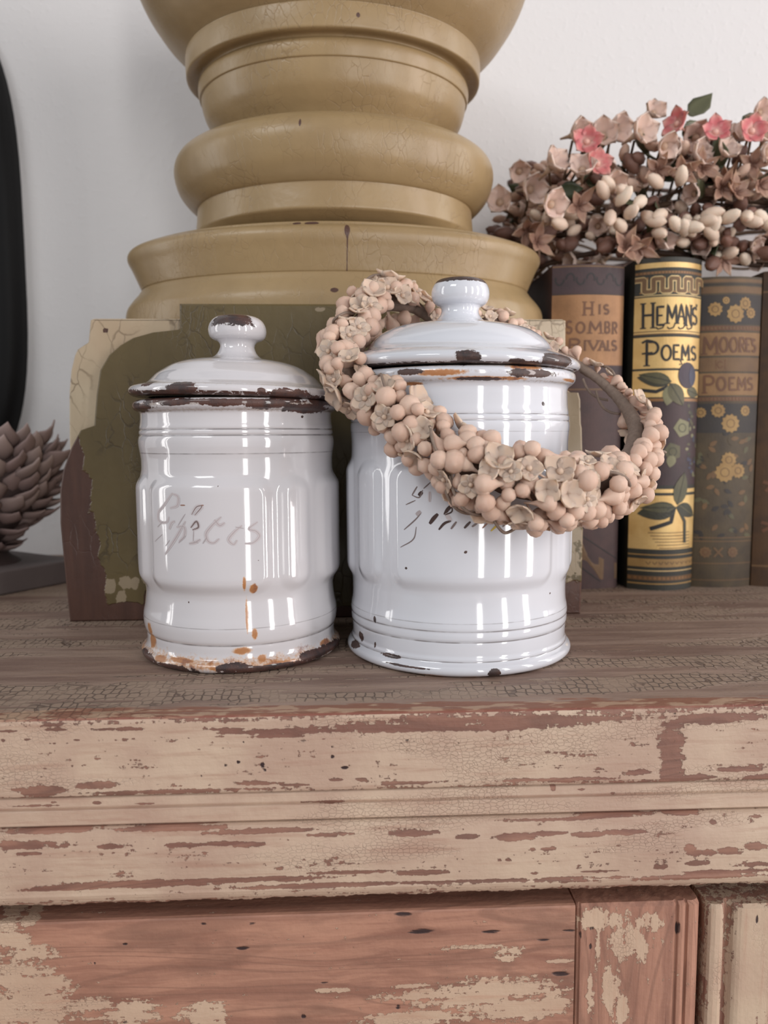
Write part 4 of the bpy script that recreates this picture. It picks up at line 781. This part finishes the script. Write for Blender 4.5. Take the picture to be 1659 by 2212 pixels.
def book(label, x0, x1, z1, yf, bulge, yb, mat, T):
    root = thing('book', label, 'book', ((x0 + x1) / 2, (yf + yb) / 2, 0), 'old books beside the column')
    sp = Spine(x0, x1, z1, yf, bulge); t = .0022; out = [(x0, yb)] + [(x0, yf + bulge + .012)] + [tuple(sp.pt(k / 20, 0))[:2] for k in range(21)] + [(x1, yf + bulge + .012), (x1, yb)]
    inn = [(x0 + t, yb), (x0 + t, yf + bulge + .012)] + [(x0 + t + (x1 - x0 - 2 * t) * k / 20, yf + bulge * (2 * k / 20 - 1) ** 2 + t) for k in range(21)] + [(x1 - t, yf + bulge + .012), (x1 - t, yb)]
    n = len(out); V = []; zs = (0, .0012, z1 - .0012, z1)
    for z in zs:
        V += [(x, y, z) for x, y in out] + [(x, y, z) for x, y in inn]
    F = []; m = 2 * n
    for k in range(3):
        for i in range(n - 1):
            F.append([k * m + i, k * m + i + 1, (k + 1) * m + i + 1, (k + 1) * m + i]); F.append([k * m + n + i + 1, k * m + n + i, (k + 1) * m + n + i, (k + 1) * m + n + i + 1])
        for i in (0, n - 1): F.append([k * m + i, k * m + n + i, (k + 1) * m + n + i, (k + 1) * m + i])
    for i in range(n - 1):
        F.append([i, i + 1, n + i + 1, n + i]); F.append([3 * m + i + 1, 3 * m + i, 3 * m + n + i, 3 * m + n + i + 1])
    cover = wobj('cover', V, F, B[mat], root, False, fix=True)
    wobj('page_block', *box(x0 + t, x1 - t, yf + bulge + t + .001, yb - .004, .003, z1 - .004), M_PAGES, root, False)
    return root, Deco(sp, root, cover, T)
# drawing units of the spines: head y=40 .. foot y=2130, left and right edges converge slightly
def TT(l0, r0, l1, r1, y0, y1):
    def f(x, y):
        t = (y - y0) / (y1 - y0); l = l0 + (l1 - l0) * t; r = r0 + (r1 - r0) * t; return (max(0.0, min(1.0, (x - l) / (r - l))), max(.002, min(.998, t)))
    return f
root, d = book('plum and copper book, leftmost of the row beside the column', .1160, .1575, .1862, .4405, .004, .578, 'plum_cloth', TT(140, 595, 190, 565, 60, 2120))
d.band(68, 76, 'bronze_dark', name='ruled_line'); d.band(80, 236, 'plum_ink', 1, 'printed_band'); d.band(246, 682, 'copper', 1); d.band(240, 246, 'black_ink', 2, 'ruled_line'); d.band(690, 722, 'plum_ink', 1, 'printed_band')
d.key = 'many_205'
for k in range(7): d.line(arc(185 + k * 62, 150, 24, 34, 180 * (k % 2), 180 * (k % 2) + 200), .02, 'black_ink')
d.key = None
d.text([('H', 332, 388, 292, 372), ('I', 420, 440, 308, 364), ('S', 458, 490, 308, 364), ('S', 232, 266, 408, 484), ('O', 290, 342, 416, 482), ('M', 368, 446, 412, 484), ('B', 466, 500, 412, 482), ('R', 516, 548, 414, 484), ('R', 250, 318, 518, 594), ('I', 338, 352, 530, 590), ('V', 366, 430, 530, 590), ('A', 432, 476, 530, 590), ('L', 486, 506, 530, 590), ('S', 514, 546, 528, 588)], .030, 'letter_brown')
d.poly([(440, 745), (540, 738), (570, 765), (545, 800), (430, 805), (400, 775)], 'orange_ink'); d.band(830, 838, 'bronze_dark', name='ruled_line')
d.poly([(170, 1650), (330, 1735), (565, 1960), (565, 2060), (470, 2060), (330, 1930), (185, 1800)], 'bronze_dark', 2, 'gilt_band'); d.line([(190, 1645), (565, 1930)], .014, 'black_ink'); d.line([(190, 1830), (470, 2075)], .014, 'black_ink')
d.build()
root, d = book('gold and plum gilt book with green printed leaves, round spine', .1628, .2012, .1888, .4330, .0085, .575, 'green_black_cloth', TT(628, 1072, 600, 985, 35, 2135))
d.band(66, 98, 'gold'); d.band(118, 136, 'bronze_dark'); d.band(262, 268, 'tan', name='ruled_line'); d.band(276, 500, 'gold'); d.band(484, 490, 'bronze_dark', 2, 'ruled_line'); d.band(500, 507, 'bronze_dark', 2, 'ruled_line'); d.band(522, 716, 'gold'); d.band(730, 896, 'gold'); d.band(904, 922, 'copper')
d.band(926, 1455, 'plum_ink', 1, 'printed_band'); d.band(1478, 1502, 'gold'); d.band(1520, 1868, 'gold'); d.band(1900, 1908, 'old_gold', name='ruled_line'); d.band(1930, 1984, 'old_gold'); d.band(2004, 2012, 'tan', name='ruled_line'); d.band(2042, 2072, 'bronze_dark'); d.band(2088, 2098, 'old_gold', name='ruled_line')
d.key = 'many_215'
for k in range(22): d.poly(arc(636 + k * 20, 127, 6, 6, 0, 330, 8), 'copper', 3, 'gilt_bead'); 
d.key = None
d.key = 'many_218'
for k in range(16): d.poly(arc(612 + k * 25, 2057, 9, 9, 0, 330, 8), 'copper', 3, 'gilt_bead')
d.key = None
mp = []
for k in range(130):
    q = k / 129; ph = q * 4.4 * 2 * math.pi + .6; sq = max(-1, min(1, 1.9 * math.sin(ph) * (1 + .5 * math.cos(ph) ** 2))); mp.append((634 + 436 * q - 9 * math.sin(2 * ph), 203 - 38 * sq))
d.line(mp, .085, 'tan', 2); d.line(mp, .052, 'bronze_dark', 3)
d.key = 'many_225'
for k in range(5): d.poly(arc(690 + k * 95, 158, 6, 6, 0, 330, 8), 'copper', 3, 'gilt_bead'); d.poly(arc(655 + k * 96, 246, 6, 6, 0, 330, 8), 'copper', 3, 'gilt_bead')
d.key = None
d.text([('H', 664, 726, 312, 464), ('E', 738, 790, 334, 452), ('M', 800, 864, 326, 440), ('A', 866, 922, 322, 440), ('N', 928, 972, 326, 452), ('S', 980, 1022, 336, 440), ("'", 1010, 1024, 314, 332), ('P', 682, 756, 548, 698), ('O', 768, 828, 574, 668), ('E', 838, 886, 572, 664), ('M', 896, 956, 572, 664), ('S', 972, 1014, 578, 662)], .034, 'black_ink')
d.line([(664, 555), (690, 540), (720, 548)], .03, 'black_ink', 4, 'title_lettering'); d.line([(664, 622), (720, 618)], .026, 'black_ink', 4, 'title_lettering')
for x0 in (735, 800, 870, 930): d.line([(x0 + 52, 440), (x0 + 40, 466), (x0 + 14, 474), (x0 + 2, 462)], .02, 'black_ink', 4, 'title_lettering')
d.line([(886, 662), (900, 690), (880, 694)], .02, 'black_ink', 4, 'title_lettering')
d.leaf(830, 800, 640, 770, 46, 'leaf_shade'); d.leaf(830, 800, 650, 752, 34, 'leaf_ink', 5, 'leaf_shade'); d.leaf(820, 810, 910, 950, 50, 'leaf_ink', 6, 'leaf_shade'); d.leaf(830, 820, 800, 950, 40, 'sage_ink', 5); d.leaf(940, 850, 1035, 880, 34, 'leaf_ink', 5, 'leaf_shade'); d.line([(660, 850), (740, 862), (810, 830)], .05, 'black_ink', 4)
d.poly(arc(942, 760, 68, 82, 0, 340, 18), 'plum_navy', 6); d.poly(arc(978, 765, 26, 60, 0, 340, 14), 'blue_ink', 7)
d.flower(905, 1090, 62, 'sage_ink', 'leaf_shade', 5); d.flower(840, 1240, 60, 'leaf_ink', 'leaf_shade', 5); d.leaf(840, 1260, 820, 1340, 30, 'sage_ink', 4)
d.key = 'many_235'
for k in range(30):
    x, y = 940 + rnd.uniform(0, 85), 940 + rnd.uniform(0, 480); d.poly(arc(x, y, rnd.uniform(7, 15), rnd.uniform(8, 18), 0, 330, 7), rnd.choice(('blue_ink', 'leaf_ink', 'sage_ink', 'leaf_shade')), 3)
d.key = None
d.leaf(870, 1580, 925, 1375, 48, 'leaf_ink', 5, 'leaf_shade'); d.leaf(865, 1600, 645, 1640, 58, 'leaf_shade', 5); d.leaf(860, 1596, 660, 1600, 30, 'leaf_ink', 6, 'leaf_shade'); d.leaf(880, 1580, 1000, 1660, 44, 'leaf_shade', 5, 'leaf_ink'); d.line([(850, 1600), (830, 1690), (710, 1735)], .06, 'black_ink', 4); d.line([(870, 1590), (925, 1690), (925, 1830)], .05, 'leaf_shade', 5)
d.key = 'many_240'
for k in range(6): d.line([(700 + 12 * k, 1760 + 20 * k), (965, 1760 + 20 * k)], .012, 'bronze_dark', 2)
d.key = None
d.key = 'many_243'
for k in range(9): d.line([(690 + k * 34, 1950), (702 + k * 34, 1966), (714 + k * 34, 1948)], .016, 'bronze_dark', 2)
d.key = None
d.build()
root, d = book('brown and gold book with daisy print, third from the column', .2018, .2380, .1797, .4400, .004, .572, 'olive_brown_cloth', TT(1076, 1485, 1000, 1390, 135, 2110))
d.band(150, 170, 'bronze_dark'); d.band(180, 186, 'black_ink', 1, 'ruled_line'); d.band(196, 236, 'bronze_dark', 1, 'printed_band'); d.band(246, 430, 'navy_ink', 1, 'printed_band'); d.band(438, 466, 'letter_brown', 1, 'printed_band'); d.band(480, 622, 'bronze_dull', 1); d.band(636, 722, 'bronze_dark', 1); d.band(734, 872, 'bronze_dull', 1); d.band(882, 908, 'letter_brown', 1, 'printed_band'); d.band(924, 1110, 'navy_ink', 1, 'printed_band')
for x, y, r in ((1158, 335, 46), (1285, 365, 60), (1352, 300, 42), (1392, 358, 36), (1224, 282, 24)): d.flower(x, y, r, 'old_gold', 'bronze_dark', 10)
d.key = 'many_250'
for k in range(17): d.poly(arc(1090 + k * 23, 452, 8, 8, 0, 330, 8), 'bronze_dark', 3, 'gilt_bead'); d.poly(arc(1062 + k * 23, 895, 7, 7, 0, 330, 8), 'bronze_dark', 3, 'gilt_bead')
d.key = None
d.text([('M', 1088, 1172, 506, 612), ('O', 1184, 1234, 510, 602), ('O', 1246, 1298, 512, 602), ('R', 1310, 1350, 512, 600), ('E', 1356, 1392, 514, 598), ('S', 1402, 1430, 520, 598), ("'", 1396, 1404, 512, 530), ('P', 1086, 1152, 748, 856), ('O', 1164, 1220, 758, 842), ('E', 1238, 1284, 760, 840), ('M', 1298, 1358, 760, 838), ('S', 1372, 1408, 762, 838)], .036, 'letter_brown')
for x in (1160, 1215): d.line([(x, 650), (x, 710)], .012, 'letter_brown', 2, 'ruled_line')
d.line(arc(1186, 680, 16, 20, 20, 320), .014, 'letter_brown', 3)
for x, y, r in ((1172, 968, 46), (1352, 970, 36), (1250, 1050, 62), (1070, 980, 34), (1238, 1282, 52), (1212, 1362, 66), (1300, 1352, 50)): d.flower(x, y, r, 'old_gold', 'bronze_dark', 11)
d.key = 'many_257'
for k in range(60):
    x, y = rnd.uniform(1050, 1400), rnd.uniform(1120, 1780); a = rnd.uniform(0, 6.28); d.leaf(x, y, x + 55 * math.cos(a), y + 55 * math.sin(a), 14, rnd.choice(('bronze_dark', 'olive_brown_cloth', 'navy_ink', 'leaf_ink')), 2)
d.key = None
d.band(1782, 1788, 'bronze_dark', 3, 'ruled_line'); d.band(1806, 1812, 'bronze_dark', 3, 'ruled_line')
for x in (1090, 1262): d.flower(x, 1880, 38, 'bronze_dark', 'letter_brown', 9)
d.line([(1140, 1850), (1195, 1910)], .03, 'bronze_dark'); d.line([(1195, 1850), (1140, 1910)], .03, 'bronze_dark'); d.band(1950, 1956, 'bronze_dark', 3, 'ruled_line'); d.band(2060, 2066, 'bronze_dark', 3, 'ruled_line')
d.build()
root, d = book('plain dark ochre book, rightmost at the picture edge', .2386, .2760, .1830, .4385, .005, .572, 'ochre_cloth', TT(0, 100, 0, 100, 0, 1000))
d.band(60, 66, 'bronze_dark', name='ruled_line'); d.band(930, 936, 'bronze_dark', name='ruled_line'); d.line([(10, 660), (24, 668), (14, 690)], .05, 'letter_brown'); d.line([(10, 790), (26, 800), (12, 820)], .05, 'letter_brown')
d.build()

# ------------------------------------------------------------------ dried flower wreath lying on the books
fw = thing('flower_wreath', 'dried wreath of brown buds, ivory beads and pink blossoms lying on the books', 'wreath', (.245, .512, .186))
def ring(cx, cy, rx, ry, z, tilt, ph, n=110, wob=.006):
    pts = []
    for k in range(n + 1):
        a = 2 * math.pi * k / n; pts.append((cx + rx * math.cos(a) + wob * math.sin(3 * a + ph), cy + ry * math.sin(a) + wob * .6 * math.cos(4 * a + ph), z + tilt * math.sin(a) + .004 * math.sin(5 * a + ph)))
    return pts
counts = {}
def room(k):
    counts[k] = counts.get(k, 0) + 1; return counts[k] <= 285
rings = [ring(.245, .510, .140, .060, .197, .004, 0), ring(.247, .512, .146, .064, .212, .010, 1.4), ring(.246, .514, .136, .062, .224, .012, 2.6), ring(.245, .516, .128, .060, .238, .016, 4.0), ring(.243, .512, .118, .056, .250, .014, 5.0)]
for q in rings:
    V, F = tube(q, .0016, 6, False, .1); wobj('stem', V, F, M_STEM, fw)
for k in range(70):
    q = rnd.choice(rings + rings[:2]); i = rnd.randrange(0, len(q) - 14); a = Vector(q[i]); b = Vector(q[i + rnd.randrange(7, 13)]); mid = (a + b) / 2 + Vector((rnd.uniform(-.004, .004), rnd.uniform(-.010, .004), rnd.uniform(-.012, .012)))
    V, F = tube(catmull([tuple(a), tuple(mid), tuple(b)], .003), rnd.uniform(.0006, .0012), 5); wobj('stem', V, F, M_STEM, fw)
P_OV = [(.03, 0), (.22, .15), (.40, .5), (.42, .85), (.28, 1.25), (.05, 1.45)]
m_iv = proto('ivory_bud', lathe_small(P_OV, 9), M_IVORY); m_br = proto('brown_bud', lathe_small(P_OV, 8), M_BROWNB); m_bl = proto('blush_bud', lathe_small(P_OV, 8), M_BUD)
m_pk = [proto('pink_blossom', flower(5, .6, .48, .30, .34, .1, bead=.12, stemlen=.5, ruff=.05, thick=.1), M_PINK) for _ in range(2)]
m_pa = [proto('pale_blossom', flower(5, .6, .56, .45, .52, .12, bead=.14, stemlen=.55, ruff=.06, thick=.1), M_PALE) for _ in range(3)]
m_tu = [proto('tan_blossom', flower(5, .9, .42, .5, .25, .2, thick=.12, point=.8, curl=.4), M_TULIP) for _ in range(2)]
m_lf = proto('leaf', petal(1, .55, .25, thick=.05, point=.8)[:2] + (petal(1, .55, .25, thick=.05, point=.8)[2],), M_LEAF)
wc = Vector((.245, .515, .215))
def outward(p): d = Vector(p) - wc; d.z *= .6; return d.normalized()
PINKD = [(-.15, -1, .05), (.3, -1, .1), (-.2, -1, .35), (.0, -1, .05), (-.9, -.6, .3)]
for p, dd in zip(PINK, PINKD): place('pink_blossom', rnd.choice(m_pk), fw, p, orient(dd, rnd.uniform(0, 6)), .0165)
for p in PALE:
    dd = Vector((rnd.uniform(-.6, .6), -1, rnd.uniform(-.4, .6))); place('pale_blossom', rnd.choice(m_pa), fw, p, orient(dd, rnd.uniform(0, 6)), .0185 * rnd.uniform(.85, 1.15))
for p in LEAF: place('leaf', m_lf, fw, p, Euler((rnd.uniform(.6, 2.2), rnd.uniform(-.7, .3), rnd.uniform(-.6, .9))).to_quaternion(), rnd.uniform(.016, .022))
for p in IVORY: place('ivory_bud', m_iv, fw, p, orient((rnd.uniform(-.9, .9), -.5, rnd.uniform(-.7, .6))), (.0085, .0085, .0090))
for p in TULIP: place('tan_blossom', rnd.choice(m_tu), fw, p, orient((rnd.uniform(-.5, .5), -.8, rnd.uniform(-.9, .3)), rnd.uniform(0, 6)), .0125)
for p in PINK + PALE + LEAF:
    q = rnd.choice(rings[2:]); e = min((Vector(w_) for w_ in q), key=lambda w_: abs(w_.x - p[0] + .008) + abs(w_.y - .47) * .6); s_ = Vector(p) + Vector((0, .003, -.002))
    V, F = tube(catmull([tuple(s_), tuple((s_ + e) / 2 + Vector((.003, .004, .002))), tuple(e)], .003), .0008, 5); wobj('stem', V, F, M_STEM, fw)
for k in range(1150):
    q = rnd.choice(rings + rings[:2] + rings[3:]); i = rnd.randrange(len(q) - 1); p = Vector(q[i]); n = outward(p)
    if n.y > .55 and rnd.random() < .85: continue
    p = p + Vector((rnd.uniform(-.007, .007), rnd.uniform(-.012, .006), rnd.uniform(-.009, .011)))
    low_z = .1925 if p.x < .155 else (.1965 if p.x < .209 else .1875)
    if p.z < low_z + .004 and p.x > .112: p.z = low_z + rnd.uniform(0, .006)
    d = (n + Vector((rnd.uniform(-.9, .9), rnd.uniform(-.5, .5), rnd.uniform(-.7, .7)))).normalized()
    lowp = p.z < .222; u_ = rnd.random()
    if u_ < (.60 if lowp else .28) and room('brown_bud'): place('brown_bud', m_br, fw, p, orient(d), rnd.uniform(.0065, .0105))
    elif u_ < .70 and room('ivory_bud' if lowp else 'blush_bud'): place('ivory_bud' if lowp else 'blush_bud', m_iv if lowp else m_bl, fw, p, orient(d), rnd.uniform(.006, .009))
    elif u_ < .74 and room('tan_blossom'): place('tan_blossom', rnd.choice(m_tu), fw, p, orient(d, rnd.uniform(0, 6)), rnd.uniform(.010, .0135))
    elif u_ < .94 and room('pale_blossom'): place('pale_blossom', rnd.choice(m_pa), fw, p, orient(d, rnd.uniform(0, 6)), rnd.uniform(.011, .0155))
    elif room('leaf'): place('leaf', m_lf, fw, p, orient(d, rnd.uniform(0, 6)) @ Euler((0, -1.2, 0)).to_quaternion(), rnd.uniform(.014, .020))

# the wreath lies on the books: lift whatever would run into a cover or the column
bpy.context.view_layer.update()
BB = BVHTree.FromPolygons(*world_mesh([o_ for o_ in bpy.data.objects if o_.type == 'MESH' and (o_.name.split('.')[0] in ('cover', 'page_block') or o_.parent is col)]))
for o_ in list(fw.children):
    for k in range(15):
        M_ = Matrix.LocRotScale(o_.location + fw.location, o_.rotation_quaternion if o_.rotation_mode == 'QUATERNION' else None, o_.scale)
        t_ = BVHTree.FromPolygons([M_ @ v.co for v in o_.data.vertices], [tuple(p.vertices) for p in o_.data.polygons])
        if not t_.overlap(BB): break
        o_.location.z += .0012; o_.location.x += .0003
    else: bpy.data.objects.remove(o_)

# ------------------------------------------------------------------ flower ornament at the left edge
cb = thing('flower_ornament', 'mauve-grey many-petalled flower ornament on a grey plinth at the left edge', 'ornament', (-.232, .480, 0))
Vb, Fb = box(-.045, .045, -.045, .045, 0, .0142, .0012); Rz = Matrix.Rotation(math.radians(56), 3, 'Z')
wobj('plinth', [tuple(Rz @ Vector(v) + Vector((-.234, .477, 0))) for v in Vb], Fb, M_PLINTH, cb, False)
core = [(.0001, .0170), (.026, .0172), (.020, .0215), (.017, .0290), (.024, .034), (.036, .047), (.043, .060), (.046, .075), (.044, .083), (.030, .090), (.001, .092)]
th = np.radians(np.arange(0, 360, 7.5)); V, F, T, Z = lathe(catmull(core, .002), th); wobj('core', V + np.array([-.231, .478, -.003]), F, (lambda n: n.done(lin(74, 60, 58), .8))(NT('dark_mauve_wood')), cb)
m_dp = [proto('petal', petal(1, .78, cu, thick=.10, point=pt_, curl=.35, nu=7, nv=6), M_DRYPETAL) for cu, pt_ in ((.45, .55), (.38, .75), (.55, .4))]
ci = 0
for row in range(11):
    z = .025 + row * .0060; r = float(np.interp(z, [c[1] for c in core[3:]], [c[0] for c in core[3:]])) - .003; n = int(9 + r * 270)
    for k in range(n):
        a = 2 * math.pi * (k + .5 * (row % 2)) / n + rnd.uniform(-.08, .08)
        if math.sin(a) > .75: continue
        if ci >= 280: break
        ci += 1
        d = Vector((math.cos(a), math.sin(a), 0)); lean = -.05 + .075 * row + rnd.uniform(-.15, .15)
        M = Matrix.Rotation(a, 4, 'Z') @ Matrix.Rotation(-lean, 4, 'Y') @ Matrix.Rotation(math.pi, 4, 'X') if False else Matrix.Rotation(a, 4, 'Z') @ Matrix.Rotation(-lean, 4, 'Y')
        place('petal', rnd.choice(m_dp), cb, (-.231 + d.x * r, .478 + d.y * r, z - .003), M.to_quaternion() @ Euler((rnd.uniform(-.35, .35), rnd.uniform(-.2, .2), rnd.uniform(-.2, .2))).to_quaternion(), rnd.uniform(.017, .022) * (.75 if row < 2 else 1))

# ------------------------------------------------------------------ black frame on the wall
pf = thing('picture_frame', 'black rounded frame hanging on the white wall at the left edge', 'frame', (-.392, .599, .035))
def superell(a, b, n, N=96):
    out = []
    for k in range(N):
        t = 2 * math.pi * k / N; c, s = math.cos(t), math.sin(t); out.append((abs(c) ** (2 / n) * a * (1 if c > 0 else -1), abs(s) ** (2 / n) * b * (1 if s > 0 else -1)))
    return out
secs = [(0, .0), (0, -.010), (-.003, -.0155), (-.008, -.018), (-.014, -.018), (-.022, -.015), (-.030, -.010), (-.032, -.004)]
V = []
for dx, dy in secs: V += [(-.392 + x, .5995 + dy, .232 + z) for x, z in superell(.152 + dx, .197 + dx, 3.6)]
wobj('frame_moulding', V, grid_faces(len(secs), 96, True).tolist(), M_BLACK, pf, fix=True)
V = [(-.392 + x, .5965, .232 + z) for x, z in superell(.122, .167, 3.6)] + [(-.392 + x, .5990, .232 + z) for x, z in superell(.122, .167, 3.6)]
F = grid_faces(2, 96, True).tolist(); F += [list(range(96)), list(range(191, 95, -1))]
wobj('panel', V, F, plain('black_panel', lin(16, 16, 17), .3), pf, False, fix=True)
